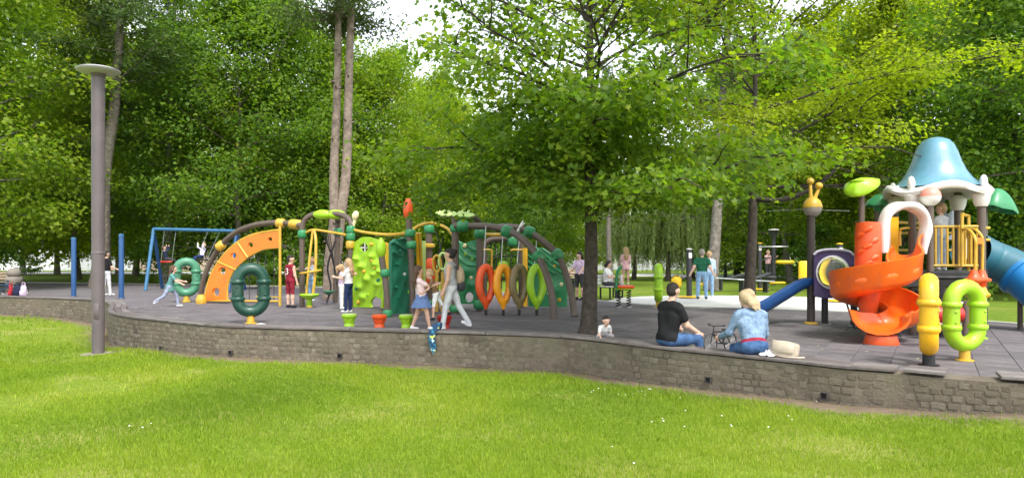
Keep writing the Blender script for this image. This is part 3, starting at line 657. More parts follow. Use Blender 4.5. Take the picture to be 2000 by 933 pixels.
# ================================================================== play equipment, left and middle
lime = plastic('lime', (.30,.54,.015)); dgreen = plastic('dark_green', (.008,.055,.036)); mgreen = plastic('mid_green', (.028,.225,.085)); teal = plastic('teal_green', (.010,.155,.085))
sagegreen = plastic('sage_green', (.06,.22,.125)); orange = plastic('orange', (.80,.20,.015)); redor = plastic('red_orange', (.72,.085,.012)); red = plastic('red', (.45,.02,.015))
yellow = plastic('yellow', (.80,.42,.01)); tubyel = plastic('tube_yellow', (.55,.34,.035)); cream = plastic('cream', (.75,.66,.38)); brownp = plastic('brown_pod', (.20,.15,.065))
whitep = plastic('off_white', (.72,.69,.66)); purple = plastic('purple', (.055,.035,.11)); bluep = plastic('blue', (.012,.065,.22)); skyb = plastic('sky_blue', (.015,.19,.48)); tealb = plastic('teal_blue', (.035,.14,.185)); roofb = mat('plastic_roof_blue', (.085,.23,.33), .3, var=.12, vscale=2.5, bump=.03, bscale=8, spec=.5, coat=.5, dirt=((.16,.30,.36), 4.0, .5)); pinkb = plastic('pink', (.75,.28,.22)); palegreen = plastic('pale_green', (.5,.68,.22))
post_m = mat('brown_paint', (.105,.078,.062), .45, var=.12, vscale=4, bump=.05, bscale=10)
black_m = mat('black_metal', (.018,.018,.019), .5); steel = mat('steel', (.4,.4,.4), .35, metal=.9); rope_m = mat('black_rope', (.03,.03,.032), .9); bluepaint = mat('blue_paint', (.018,.07,.19), .45, var=.15, vscale=3); bluepaint2 = mat('light_blue_paint', (.045,.15,.28), .45, var=.15, vscale=3)

def plate(name, parent, m, fn, nu, nv, Yf, holes=(), th=.06, relief=None, m2=None, smooth=38):
    """moulded panel: fn(u,v)->picture coordinates on a vertical plane whose distance is Yf(px); holes are ellipses cut right through"""
    P = np.array([[fn(i/nu, j/nv) for j in range(nv+1)] for i in range(nu+1)], float); keep = np.ones((nu, nv), bool)
    cen = (P[:-1,:-1]+P[1:,:-1]+P[:-1,1:]+P[1:,1:])/4
    for (cx, cy, rx, ry) in holes: keep &= (((cen[...,0]-cx)/rx)**2+((cen[...,1]-cy)/ry)**2) > 1
    touch_r = np.zeros((nu+1, nv+1), bool); touch_k = np.zeros((nu+1, nv+1), bool)
    for a in (0,1):
        for b in (0,1):
            touch_r[a:nu+a, b:nv+b] |= ~keep; touch_k[a:nu+a, b:nv+b] |= keep
    for i, j in zip(*np.where(touch_r & touch_k)):
        best = min(holes, key=lambda h: abs(math.hypot((P[i,j,0]-h[0])/h[2], (P[i,j,1]-h[1])/h[3])-1)); q = math.hypot((P[i,j,0]-best[0])/best[2], (P[i,j,1]-best[1])/best[3]) or 1
        P[i,j] = (best[0]+(P[i,j,0]-best[0])/q, best[1]+(P[i,j,1]-best[1])/q)
    b = MB(); ids = {}; vs = []
    px0, px1 = P[...,0].min(), P[...,0].max(); d = W(px1, 500, Yf(px1))-W(px0, 500, Yf(px0)); N = Vector((d.y, -d.x, 0)).normalized()
    for i in range(nu+1):
        for j in range(nv+1):
            if touch_k[i,j]:
                p = W(P[i,j,0], P[i,j,1], Yf(P[i,j,0])); r = relief(P[i,j,0], P[i,j,1]) if relief else 0
                ids[(i,j)] = len(vs); vs += [p+N*(th/2+r), p-N*(th/2)]
    fs = []
    for i in range(nu):
        for j in range(nv):
            if not keep[i,j]: continue
            q = [ids[(i,j)], ids[(i+1,j)], ids[(i+1,j+1)], ids[(i,j+1)]]; fs += [tuple(q), tuple(k+1 for k in reversed(q))]
            for (di, dj), (a, c) in (((0,-1),(0,1)),((1,0),(1,2)),((0,1),(2,3)),((-1,0),(3,0))):
                ni, nj = i+di, j+dj
                if not (0 <= ni < nu and 0 <= nj < nv) or not keep[ni,nj]: fs.append((q[a], q[a]+1, q[c]+1, q[c]))
    b.add(vs, fs); o = b.build(name, m, parent, smooth); 
    bm = bmesh.new(); bm.from_mesh(o.data); bmesh.ops.recalc_face_normals(bm, faces=bm.faces); bm.to_mesh(o.data); bm.free(); return o, N
def pipe(name, parent, pts, r, m, n=12, sm=6, caps=True):
    b = MB(); b.tube(catmull([W(*p) for p in pts], sm) if len(pts) > 2 else [W(*p) for p in pts], r, n); return b.build(name, m, parent)
def joint(parent, px, py, Y, m, r=.12, h=.2, name='joint', ax=None):
    b = MB(); M = ax.to_track_quat('Z','Y').to_matrix() if ax is not None else None
    b.lathe([(r*.55,-h*.5),(r*.85,-h*.42),(r,-h*.25),(r,h*.25),(r*.85,h*.42),(r*.55,h*.5)], 12, W(px, py, Y), M); return b.build(name, m, parent)
def bumps(parent, Yf, N, spots, mats, name='hold'):
    for i, (px, py, r) in enumerate(spots):
        b = MB(); p = W(px, py, Yf(px)); M = N.to_track_quat('Z','Y').to_matrix(); b.lathe([(r,0),(r*1.0,.035),(r*.75,.075),(r*.35,.085),(r*.2,.06),(.001,.055)], 9, p+N*.02, M); b.build(name, mats[i % len(mats)], parent)

CF = thing('climbing_frame', 'long multicoloured climbing frame of brown pipes, moulded climbing walls and hanging pods', 'climbing frame', GX(800, 20))
# --- orange quarter arch
Ya = lambda px: 23.2-(px-400)/146*1.4
pipe('arch_pipe', CF, [(390,588,23.3),(397,548,23.2),(411,512,23.1),(432,479,22.9),(460,454,22.6),(495,440,22.3),(530,435,22.1),(560,436,21.9),(592,441,21.5)], .085, post_m)
for px, py, Y, h, r in ((431,480,22.9,.3,.155),(548,436,22,.3,.15),(577,438,21.7,.42,.15)):
    joint(CF, px, py, Y, tubyel, r, h, ax=(W(px+12, py-(9 if px < 500 else -1), Y)-W(px, py, Y)))
b = MB(); b.lathe([(.15,-.02),(.17,.08),(.15,.18),(.105,.26),(.1,.28)], 14, G(393,592)); b.build('pipe_foot', tubyel, CF)
OUT = catmull([(400,587,0),(405,560,0),(420,521,0),(450,485,0),(486,461,0),(546,449,0)], 6); INN = catmull([(444,587,0),(445,557,0),(456,530,0),(480,506,0),(510,488,0),(546,483,0)], 6)
def lerpc(C, t): f = t*(len(C)-1); i = min(int(f), len(C)-2); q = C[i].lerp(C[i+1], f-i); return q
ohole = [(424,570,8.5,8.5),(436,529,8,8),(458,499,6.3,6.3),(491,478,5,5),(529,467,4.2,4.2)]
op, oN = plate('arch_panel', CF, orange, lambda u, v: tuple(lerpc(OUT, u).lerp(lerpc(INN, u), v))[:2], 84, 22, Ya, ohole, .07)
for hx, hy, hr, _ in ohole[:3]:
    b = MB(); c = W(hx, hy, Ya(hx)); A_ = Vector((oN.y,-oN.x,0)); b.tube([c+A_*math.cos(t)*(hr*.0165)+Vector((0,0,1))*math.sin(t)*(hr*.0165) for t in [k*math.pi/9 for k in range(18)]], .022, 6, closed=True); b.build('hole_rim', orange, CF)
pipe('panel_rim', CF, [(p.x, p.y, Ya(p.x)) for p in OUT[::5]], .045, tubyel, 8, 5); pipe('panel_rim', CF, [(p.x, p.y, Ya(p.x)) for p in INN[::5]], .035, tubyel, 8, 5)
pipe('panel_seam', CF, [(425,511,Ya(425)-.05),(461,527,Ya(461)-.05)], .03, tubyel, 8); pipe('panel_seam', CF, [(464,474,Ya(464)-.05),(484,503,Ya(484)-.05)], .03, tubyel, 8)
pipe('frame_leg', CF, [(547,441,Ya(546)),(547,599,Ya(546))], .045, tubyel, 8); pipe('frame_rail', CF, [(398,587,Ya(398)),(547,588,Ya(547))], .032, tubyel, 8)
pipe('frame_rail', CF, [(500,579,Ya(500)),(547,580,Ya(547))], .02, tubyel, 8)
for k in range(4): pipe('net_rope', CF, [(535-k*16,491+k*5,Ya(530-k*16)),(535-k*16,588,Ya(530-k*16))], .012, rope_m, 5)
# --- pipe portal over the spinner
pipe('portal_pipe', CF, [(590,598,21.4),(590,520,21.4),(590,455,21.4),(593,434,21.4),(604,422,21.4),(622,418,21.4),(648,417,21.3),(668,420,21.2),(681,428,21.1),(687,444,21),(685,480,21),(685,597,21)], .082, post_m)
pipe('post', CF, [(660,430,23),(655,590,23)], .09, post_m); pipe('portal_pipe', CF, [(648,416,21.4),(656,420,22.2),(660,432,23)], .09, post_m)
b = MB(); 
for px in (631, 655): b.ell(W(px, 419, 21.35), (.31,.15,.145), 16, 10)
b.build('bean_cover', lime, CF)
for px, py, Y, m in ((590,457,21.4,mgreen),(660,453,23,mgreen),(685,449,21,mgreen),(685,462,21,mgreen),(684,478,21,tubyel)): joint(CF, px, py, Y, m, .135, .26)
pipe('yellow_rail', CF, [(594,456,21.4),(612,449,21.3),(650,454,21.2),(684,460,21.0)], .038, tubyel, 8); pipe('yellow_rail', CF, [(612,449,21.3),(640,452,22),(660,456,23)], .035, tubyel, 8)
pipe('leaf_stem', CF, [(687,447,21),(691,437,21),(693,428,21)], .05, cream, 8)
b = MB(); b.ell(W(694,421,21), (.10,.10,.145), 12, 9, Euler((0,R(18),0)).to_matrix()); b.build('bud', cream, CF)
pipe('yellow_rail', CF, [(688,448,21),(715,454,20.7),(755,458,20.2),(785,456,19.2),(800,452,18.4),(818,441,18.6),(838,436,19),(858,439,19),(876,448,18.8),(886,462,18.6)], .042, tubyel, 8)
for k in range(5): pipe('net_rope', CF, [(628+k*4,455,22.2),(650+k*2,500+k*14,22.6)], .014, rope_m, 5)
pipe('hanging_strap', CF, [(655,470,22.4),(640,520,22.3),(646,560,22.2),(638,592,22.1)], .03, rope_m, 6); pipe('hanging_strap', CF, [(668,500,22.6),(660,560,22.4)], .02, rope_m, 6)
b = MB(); b.lathe([(.02,-.12),(.12,-.06),(.2,0),(.2,.03),(.0,.03)], 14, W(642,569,22.2)); b.build('swing_disc', sagegreen, CF)
# --- lime climbing wall
TOPL = catmull([(691,474,0),(700,468,0),(711,463,0),(722,463,0),(733,466,0),(745,469,0),(751,475,0)], 5)
Yl = lambda px: 21.0-(px-691)/60*.9
BL = [(708,520,10),(735,515,9),(720,545,11),(740,555,9),(705,560,9),(728,500,8),(745,530,8),(712,580,10),(698,505,7),(731,535,8)]
def relL(x, y): 
    return sum(.10*math.exp(-((x-a)**2+(y-c)**2)/(r*r*.35)) for a, c, r in BL)+.02*math.sin(x*.35+y*.12)
lw, lN = plate('climbing_wall', CF, lime, lambda u, v: (691+60*u, lerpc(TOPL, u).y*(1-v)+(599+2*u)*v), 44, 84, Yl, [(713,483.5,8.5,9),(736,592,11,13)], .09, relL)
b = MB(); c = W(713,483.5,Yl(713)); b.box(c, (.03,.05,.26)); b.box(c, (.25,.05,.03)); b.build('window_bars', whitep, CF)
bumps(CF, Yl, lN, [(728,477,.055),(698,507,.05),(714,530,.06),(742,547,.06),(699,563,.055),(735,523,.045),(703,590,.07),(722,575,.05),(729,509,.06)], [tubyel, lime, tubyel, teal, teal, tubyel])
plate('side_panel', CF, yellow, lambda u, v: (752+9*u, 473+4*u+(600-473)*v), 4, 20, lambda px: 20.1-(px-752)/9*1.2, (), .05)
# --- leaf bud post and dark green wall
pipe('post', CF, [(745,500,17.5),(748,520,17.5),(753,550,17.5),(756,585,17.5),(757,618,17.5)], .077, post_m)
b = MB(); b.lathe([(.03,-.27),(.09,-.2),(.12,-.1),(.125,.02),(.10,.13),(.055,.21),(.02,.25)], 14, W(744,484,17.5)); b.build('bud', lime, CF)
for py, px in ((533,752),(612,757)): joint(CF, px, py, 17.5, mgreen, .115, .2)
Yd = lambda px: 17.8+(px-762)/45*.9
TOPD = catmull([(763,473,0),(772,467,0),(784,466,0),(795,463,0),(802,464,0),(806,470,0)], 5)
def relD(x, y): return .05*max(0, math.sin((x*.6-y)*.33))*(1 if y < 500 else 0)+.03*math.exp(-((x-785)**2+(y-540)**2)/300)+.012*math.sin(x*.3+y*.11)
dw, dN = plate('climbing_wall', CF, teal, lambda u, v: (762+45*u, lerpc(TOPD, u).y*(1-v)+(613-3*u)*v), 32, 80, Yd, [(787,555,1.6,5),(775,585,1.3,5),(798,590,1.4,5),(783,598,1.2,6)], .09, relD)
bumps(CF, Yd, dN, [(797,510,.06),(772,515,.05),(786,535,.045),(770,560,.05),(796,570,.05),(778,490,.055),(800,540,.05)], [lime, teal, whitep, teal])
pipe('post', CF, [(799,428,18),(800,460,18),(804,530,18),(806,615,18)], .08, post_m)
b = MB(); b.lathe([(.04,-.26),(.10,-.2),(.125,-.08),(.12,.06),(.085,.19),(.04,.26),(.01,.27)], 14, W(797,408,18)); b.build('bud', redor, CF)
for py in (455,478): joint(CF, 801+(py-455)*.1, py, 18, mgreen, .13, .2)
b = MB(); b.box(W(800,430,18), (.14,.14,.05), bev=.02); b.build('bud_collar', black_m, CF)
# --- inner posts, tubes and loops
pipe('post', CF, [(838,445,20.4),(838,600,20.4)], .1, post_m); joint(CF, 838,447,20.4, mgreen, .15, .26); joint(CF, 838,480,20.4, tubyel, .17, .14); joint(CF, 838,592,20.4, mgreen, .15, .2)
for px, m in ((814,yellow),(820,tubyel)): pipe('slide_rail', CF, [(px,455,18.6),(px+3,520,18.9),(px+5,606,19.2)], .04, m, 8)
plate('side_panel', CF, palegreen, lambda u, v: (822+8*u, 470+130*v), 4, 20, lambda px: 19.8+(px-822)*.05, (), .05)
b = MB(); b.lathe([(.10,-.34),(.14,-.3),(.14,-.05),(.11,0),(.14,.05),(.14,.3),(.09,.36)], 14, W(842,530,19.4)); b.build('play_drum', redor, CF)
for px, py in ((853,515),(865,510)):
    b = MB(); c = W(px, py, 19.3); b.tube([c+Vector((.105*math.cos(t), .0, .22*math.sin(t))) for t in [k*math.pi/12 for k in range(24)]], .04, 8, closed=True); b.build('grab_loop', tubyel if px < 860 else palegreen, CF)
    pipe('loop_post', CF, [(px,530,19.3),(px,609,19.3)], .06, tubyel, 8)
pipe('net_rope', CF, [(850,450,20),(862,490,19.8),(868,540,19.6)], .015, rope_m, 5); pipe('net_rope', CF, [(866,462,20),(855,500,19.8)], .015, rope_m, 5)
pipe('post', CF, [(889,420,18.5),(889,613,18.5)], .095, post_m); joint(CF, 889,446,18.5, mgreen, .14, .2); joint(CF, 889,602,18.5, mgreen, .15, .2)
Yr = lambda px: 19.9-(px-892)/40*.3
def relR(x, y): return .12*math.exp(-((x-912)**2+(y-528)**2)/160)+.09*math.exp(-((x-922)**2+(y-555)**2)/70)+.05*max(0, math.sin(math.hypot(x-935,y-470)*.42))*(y < 520)
rw, rN = plate('climbing_wall', CF, mgreen, lambda u, v: (893+42*u, (468+5*math.sin(u*5)+6*u)*(1-v)+593*v), 30, 70, Yr, [(917,580,9,10)], .09, relR)
bumps(CF, Yr, rN, [(910,480,.065),(912,496,.06),(902,520,.05),(923,542,.06),(925,505,.05)], [cream, lime, tubyel])
pipe('post', CF, [(937,452,19.4),(937,607,19.4)], .095, post_m); b = MB(); b.ell(W(937,456,19.4), .17, 14, 10); b.build('ball_joint', mgreen, CF); joint(CF, 936,594,19.4, mgreen, .16, .26)
# --- leaf caps and great arches on the right
for (px, py, Y, s_) in ((868,419,19.5,.6),(905,420,18.4,.72)):
    b = MB(); ol = [(-.42,.02),(-.36,.12),(-.28,.08),(-.22,.17),(-.1,.12),(0,.2),(.12,.14),(.24,.17),(.34,.08),(.45,.04),(.4,-.05),(.2,-.11),(0,-.08),(-.2,-.11),(-.38,-.06)]
    b.prism([(x*s_, y*s_) for x, y in ol], (1,0,0), (0,.35,.94), W(px, py, Y), .12); b.build('leaf_cap', palegreen, CF, 20)
pipe('arch_pipe', CF, [(900,419,18.4),(920,421,18.8),(932,430,19.2),(937,450,19.4)], .085, post_m)
pipe('arch_pipe', CF, [(889,440,18.4),(905,441,18.3),(950,442,18.2),(985,448,18),(1015,463,17.7),(1043,490,17.4),(1062,522,17.1),(1075,562,16.95),(1080,595,16.9),(1081,623,16.9)], .085, post_m)
pipe('arch_pipe', CF, [(975,443,19.4),(1000,443,19.2),(1030,451,18.9),(1062,472,18.6),(1090,499,18.3),(1107,540,18),(1117,580,17.8),(1122,618,17.65)], .085, post_m)
pipe('arch_pipe', CF, [(946,600,20.8),(946,490,20.8),(948,476,20.8),(960,468,20.8),(985,466,20.8),(1005,466,20.8),(1015,474,20.8),(1018,495,20.8),(1018,600,20.8)], .085, post_m)
for px, py, Y, dx, dy in ((904,441,18.3,1,0),(990,452,17.95,1,-.45),(1034,453,18.85,1,-.4),(1053,501,17.3,.5,-.75),(1089,498,18.3,.6,-.7),(1001,471,20.75,0,1)): joint(CF, px, py, Y, mgreen, .15, .3, ax=Vector((dx,0,dy)))
for a, c in (((1053,503,17.3),(1089,499,18.3)),((990,454,17.95),(1034,454,18.85))):
    pipe('rung', CF, [a, ((a[0]+c[0])/2, max(a[1],c[1])+8, (a[2]+c[2])/2), c], .035, mgreen, 8)
pipe('leaf_stem', CF, [(1012,452,19),(1018,441,19),(1025,431,19)], .05, whitep, 8)
pipe('yellow_rail', CF, [(942,458,19.4),(1000,459,19.2)], .05, tubyel, 8)
for x0, x1 in ((942,960),(999,1022)): pipe('grab_frame', CF, [(x0,490,20.2),(x0+1,488,20.2),(x1-1,488,20.2),(x1,490,20.2),(x1,530,20.2)], .03, tubyel, 8, 3)
pipe('side_rail', CF, [(1026,484,20.4),(1026,598,20.4)], .07, yellow, 8)
for k in range(5): pipe('net_rope', CF, [(958+k*10,470,20.8),(962+k*9,565,20.8)], .014, rope_m, 5)
for k in range(3): pipe('net_rope', CF, [(946,500+k*22,20.8),(1018,500+k*22,20.8)], .014, rope_m, 5)
Yc = lambda px: 20.6-(px-1030)/78*.6
LE = catmull([(1030,482,0),(1031,540,0),(1034,598,0)], 6); RE = catmull([(1060,484,0),(1090,508,0),(1107,552,0),(1106,599,0)], 6)
def relC(x, y): return .07*max(0, math.sin((y-.7*x)*.55))*(1 if y < 535 else 0)+.08*math.exp(-((x-1085)**2+(y-565)**2)/120)+.05*math.exp(-((x-1055)**2+(y-580)**2)/120)
cw, cN = plate('climbing_wall', CF, mgreen, lambda u, v: tuple(lerpc(LE, v).lerp(lerpc(RE, v), u))[:2], 40, 64, Yc, (), .1, relC)
b = MB(); 
for q in range(4): pass
bumps(CF, Yc, cN, [(1085,520,.06),(1098,555,.06),(1073,572,.05),(1094,585,.06),(1060,545,.05),(1078,548,.05)], [tubyel, cream, palegreen])
# --- hanging pods
def pod(px, m, lab):
    Y = 18.0; c = W(px, 556, Y); b = MB(); n = 40; pts = []; rr = []
    ya = R(28); ux = Vector((math.cos(ya), math.sin(ya), 0))
    for k in range(n):
        t = 2*math.pi*k/n; z = .44*math.sin(t); x = .185*math.cos(t)
        if math.sin(t) < -.2: x *= 1-.42*(-math.sin(t)-.2)
        pts.append(c+ux*x+Vector((0,0,z))); rr.append(.098 if math.sin(t) > -.5 else .085)
    b.tube(pts, rr, 12, closed=True, up=(ux.y, -ux.x, 0)); 
    b.lathe([(.005,-.66),(.035,-.6),(.07,-.52),(.115,-.42),(.12,-.36)], 12, c)
    o = b.build('pod', m, CF); o['label'] = lab
    d = MB(); d.tube([c+Vector((0,0,-.76)), c+Vector((0,0,-.62))], .035, 8); d.tube([Vector((c.x,c.y,.0)), c+Vector((0,0,-.74))], .012, 6); d.build('ground_tether', black_m, CF)
    ztop = CAM_H+(HY-(441 if px < 985 else 470))/FPX*18; d = MB(); d.tube([c+Vector((-.05,0,.5)), Vector((c.x,c.y+.05,ztop))], .012, 6); d.build('hanging_cable', steel, CF)
for px, m, lab in ((949,redor,'red orange pod'),(983,plastic('amber', (.85,.34,.01)),'golden amber pod'),(1014,brownp,'olive brown pod'),(1048,lime,'lime green pod')): pod(px, m, lab)
b = MB(); b.ell(W(983,518,18.4), (.15,.14,.12), 12, 8); b.build('pod_bobble', lime, CF)

# --- spinner with pole frame
SPN = thing('spinner', 'yellow pole spinner with lime disc seat standing under the pipe portal', 'spinner', GX(603, 20.9))
b = MB(); b.lathe([(.07,-.30),(.085,-.27),(.08,-.12),(.16,-.07),(.27,-.005),(.285,.03),(.27,.055),(.0,.05)], 20, W(604,579,20.9)+Vector((0,0,.03))); b.build('disc_seat', lime, SPN)
b = MB(); b.lathe([(.085,0),(.1,.02),(.07,.05),(.06,.24)], 12, GX(604,20.9)); b.build('pedestal', tubyel, SPN)
pipe('pole', SPN, [(611,449,21.1),(605,500,20.95),(598,576,20.9)], .035, tubyel, 8); pipe('pole', SPN, [(613,449,21.1),(617,470,20.9),(616,530,20.8),(611,578,20.8)], .042, tubyel, 8)
b = MB(); c = W(606,531,20.9); b.tube([c+Vector((.30*math.cos(t), .28*math.sin(t), .05*math.cos(t))) for t in [k*math.pi/12 for k in range(24)]], .028, 8, closed=True); b.build('hand_ring', tubyel, SPN)

# --- free standing play rings
def ring_proto():
    t = thing('play_ring', 'x', 'play ring', (0,0,0)); rr = .125; hw = .27; hz = .40; b = MB(); zc = .74
    def arc(a0, a1, n, cz): return [Vector((hw*math.cos(a0+(a1-a0)*k/n), 0, cz+hw*math.sin(a0+(a1-a0)*k/n))) for k in range(n+1)]
    up = arc(0, math.pi, 22, zc+.2)
    b.tube(up, [rr*(1.0+.035*(k % 2)) for k in range(len(up))], 14, up=(0,1,0)); out = [b]
    sides = []
    for sx in (1,-1):
        q = MB(); q.lathe([(rr*.98,-.21),(rr*1.0,.0),(rr*.98,.21)], 14, (sx*hw,0,zc)); q.lathe([(rr*1.0,.13),(rr*1.22,.15),(rr*1.28,.195),(rr*1.05,.23)], 14, (sx*hw,0,zc)); q.lathe([(rr*1.05,-.24),(rr*1.25,-.205),(rr*1.2,-.16),(rr*1.0,-.14)], 14, (sx*hw,0,zc))
        for z in (-.1,.07): q.ell((sx*hw+sx*.02, -rr*.97, zc+z), (.03,.02,.02), 8, 6)
        sides.append(q)
    lo = MB(); lo.tube(arc(math.pi, 2*math.pi, 22, zc-.2), [rr*(1.0-.0*k) for k in range(23)], 14, up=(0,1,0))
    ft = MB(); ft.lathe([(.14,0),(.14,.02),(.085,.03),(.08,.2)], 12, (0,0,0))
    return up, out[0], sides, lo, ft
_, r_top, r_sides, r_lo, r_ft = ring_proto(); bpy.data.objects.remove(bpy.data.objects['play_ring'])
def bm_mesh(b, name, m):
    me = bpy.data.meshes.new(name); me.from_pydata(b.v, [], b.f); me.materials.append(m); me.polygons.foreach_set('use_smooth', [True]*len(me.polygons)); me.set_sharp_from_angle(angle=R(50)); me.update(); return me
def play_ring(loc, rz, m, foot, lab, sc=1.0, lower=None):
    t = thing('play_ring', lab, 'play ring', loc, 'play rings on the rubber surface', rz); t.scale = (sc,)*3
    obj('top_bend', bm_mesh(r_top, 'top_bend', m), t, True)
    for q in r_sides: obj('side_tube', bm_mesh(q, 'side_tube', m), t, True)
    obj('bottom_bend', bm_mesh(r_lo, 'bottom_bend', lower or m), t, True); obj('foot', bm_mesh(r_ft, 'foot', foot), t, True)
play_ring(GX(364, 23.6), R(24), sagegreen, tubyel, 'pale green play ring with yellow foot beside the running girl', 1.09)
play_ring(GX(490, 15.75), R(20), dgreen, tubyel, 'dark green play ring standing before the orange arch', 1.0)
play_ring(GX(1814, 9.65), R(60), yellow, black_m, 'yellow play ring seen edge on beside the wall', .93)
play_ring(GX(1884, 10.1), R(15), lime, tubyel, 'lime green play ring right of the yellow one', .86)
play_ring(GX(1286, 20.9), R(79), lime, tubyel, 'lime play ring seen edge on behind the seated man', .97)
# --- stepping pods along the wall
def step(px, py, m, lab):
    t = thing('stepping_pod', lab, 'stepping stone', G(px, py), 'stepping pods behind the wall')
    b = MB(); b.lathe([(.11,0),(.11,.05),(.095,.09),(.11,.12),(.12,.17),(.14,.2),(.155,.215),(.16,.25),(.145,.268),(.0,.27)], 18); b.build('pedestal', m, t, local=True)
    b = MB(); b.lathe([(.148,.269),(.15,.283),(.13,.285),(.0,.275)], 18); b.build('tread', m if m is red else palegreen if m is lime else m, t, local=True)
    for k in range(6):
        a = k*1.047; b = MB(); b.box((.12*math.cos(a), .12*math.sin(a), .17), (.02,.03,.07), Euler((0,0,a)), bev=.006); b.build('rib', m, t, local=True)
step(682,639,lime,'green stepping pod nearest the girl in navy jeans'); step(741,641,redor,'orange red stepping pod below the leaf bud post'); step(794,641,lime,'green stepping pod beside the girl in the blue skirt'); step(868,642,red,'dark red stepping pod at the walking woman\'s feet')

# --- swing set and blue posts
SW = thing('swing_set', 'blue metal swing frame with two seats at the back left', 'swing', GX(380, 31.5))
topL, topR = W(300,447,32.5), W(462,451,31.5)
b = MB(); b.tube([topL, topR], .075, 10); b.build('top_beam', bluepaint2, SW)
for px, Y, p0 in ((284,31.7,topL),(317,33.9,topL),(447,30.4,topR),(478,32.6,topR)):
    b = MB(); q = GX(px, Y); b.tube([Vector(q), Vector(p0)], .075, 10); b.build('leg', bluepaint2 if px < 300 else bluepaint, SW)
def swing_seat(px, py, Y, ax, m):
    c = W(px, py, Y); tp = topL.lerp(topR, (ax-300)/162.0); b = MB(); b.box(c, (.5,.22,.07), bev=.03); b.build('seat', m, SW)
    for s_ in (-1,1):
        b = MB(); b.tube([c+Vector((.23*s_,0,.02)), tp+Vector((.26*s_,0,-.07))], .014, 5); b.build('chain', steel, SW)
swing_seat(325,511,31.2,333,red); swing_seat(394,507,30.6,418,black_m)
for px, by, ty in ((144,579,464),(237,583,457)):
    p = G(px, by); h = (by-ty)/FPX*p.y; t = thing('blue_post', 'thick blue post %s' % ('left of the lamp post' if px < 190 else 'just right of the lamp post'), 'post', p, 'thick blue posts')
    b = MB(); b.lathe([(.085,0),(.085,h-.04),(.07,h)], 14); b.build('shaft', bluepaint, t, local=True); b = MB(); b.lathe([(.13,0),(.13,.02),(.0,.021)], 14); b.build('base_plate', steel, t, local=True)
    b = MB(); b.lathe([(.0,h+.02),(.09,h),(.09,h-.06)][::-1], 14); b.build('cap', bluepaint2, t, local=True)
# --- lamp post
lpz = float(lawn_z(np.array(-9.15), np.array(15.85))); LP = thing('lamp_post', 'tall brown grey lamp post with flat disc head on the lawn', 'lamp post', (-9.15, 15.85, lpz))
hz = CAM_H+(HY-152)/FPX*15.85-lpz; polem = mat('lamp_paint', (.115,.095,.098), .5, var=.15, vscale=2.5, bump=.05)
b = MB(); b.lathe([(.125,0),(.128,.6),(.132,3),(.135,hz-.1),(.14,hz)], 24); b.build('pole', polem, LP, local=True)
b = MB(); b.box((.03,-.128,.95), (.11,.02,.34), bev=.008); b.build('access_door', polem, LP, local=True)
b = MB(); b.lathe([(.134,0),(.137,.012),(.137,.05),(.130,.06)], 24, (0,0,2.2)); b.build('collar', polem, LP, local=True)
b = MB(); b.lathe([(.17,hz+.10),(.14,hz+.02),(.10,hz-.03)][::-1], 20); b.build('neck', polem, LP, local=True)
b = MB(); b.lathe([(.16,hz+.08),(.40,hz+.12),(.445,hz+.155),(.45,hz+.17),(.36,hz+.205),(.0,hz+.22)], 32); b.build('lamp_head', mat('lamp_disc', (.42,.41,.43), .5), LP, local=True)
b = MB(); b.lathe([(.0,hz+.075),(.15,hz+.075)], 24); b.build('lens', mat('lamp_lens', (.6,.6,.55), .2), LP, local=True)
b = MB(); b.lathe([(.30,-.05),(.32,-.01),(.31,.008),(.13,.014)], 18, fn=lambda i, a, r, z: (r*(1+.12*math.sin(2*a)+.08*math.sin(5*a)), z)); b.build('footing', mat('old_footing', (.26,.23,.18), .95, var=.3, vscale=8), LP, local=True)
# ================================================================== play tower on the right
TW_ = thing('play_tower', 'colourful play tower with blue bell roof, orange spiral slide and tube slide', 'play tower', GX(1828, 14))
tc = Vector((8.28, 14.0, 0)); corner = [(.70,.43),(-.43,.70),(-.70,-.43),(.43,-.70)]
CP = [tc+Vector((a, c, 0)) for a, c in corner]
def vpost(p, z0, z1, r=.072, m=post_m, name='post'):
    b = MB(); b.tube([Vector((p.x,p.y,z0)), Vector((p.x,p.y,z1))], r, 14); return b.build(name, m, TW_)
for p in CP: vpost(p, 0, 2.75)
# roof bell
prof = [(.0,3.80),(.12,3.785),(.24,3.73),(.32,3.63),(.38,3.48),(.44,3.3),(.52,3.12),(.62,2.97),(.74,2.86),(.84,2.80)]
b = MB(); b.lathe(prof, 40, tc, fn=lambda i, a, r, z: (r*(1+.035*math.cos(4*(a-R(31.6)))*(i/9.0)), z)); b.build('roof', roofb, TW_, 60)
def rimf(i, a, r, z):
    w = .5+.5*math.cos(4*(a-R(31.6))); return (r*(1+.07*w*(i > 1)), z-.10*(1-w)*0+(.055-.13*w)*(1 if i in (1,2,3) else .6))
b = MB(); b.lathe([(.80,2.83),(.87,2.82),(.915,2.75),(.89,2.68),(.85,2.69),(.78,2.78)], 48, tc, fn=rimf); b.build('roof_rim', whitep, TW_, 70)
for k in range(4):
    a = R(31.6)+k*math.pi/2; p = tc+Vector((math.cos(a)*.86, math.sin(a)*.86, 2.76)); b = MB(); b.ell(p+Vector((0,0,.08)), (.07,.07,.15), 12, 8); b.build('rim_knob', whitep, TW_)
    b = MB(); b.lathe([(.10,-.22),(.135,-.14),(.16,0),(.1,.08)], 14, tc+Vector((math.cos(a)*.82, math.sin(a)*.82, 2.62))); b.build('post_socket', whitep, TW_)
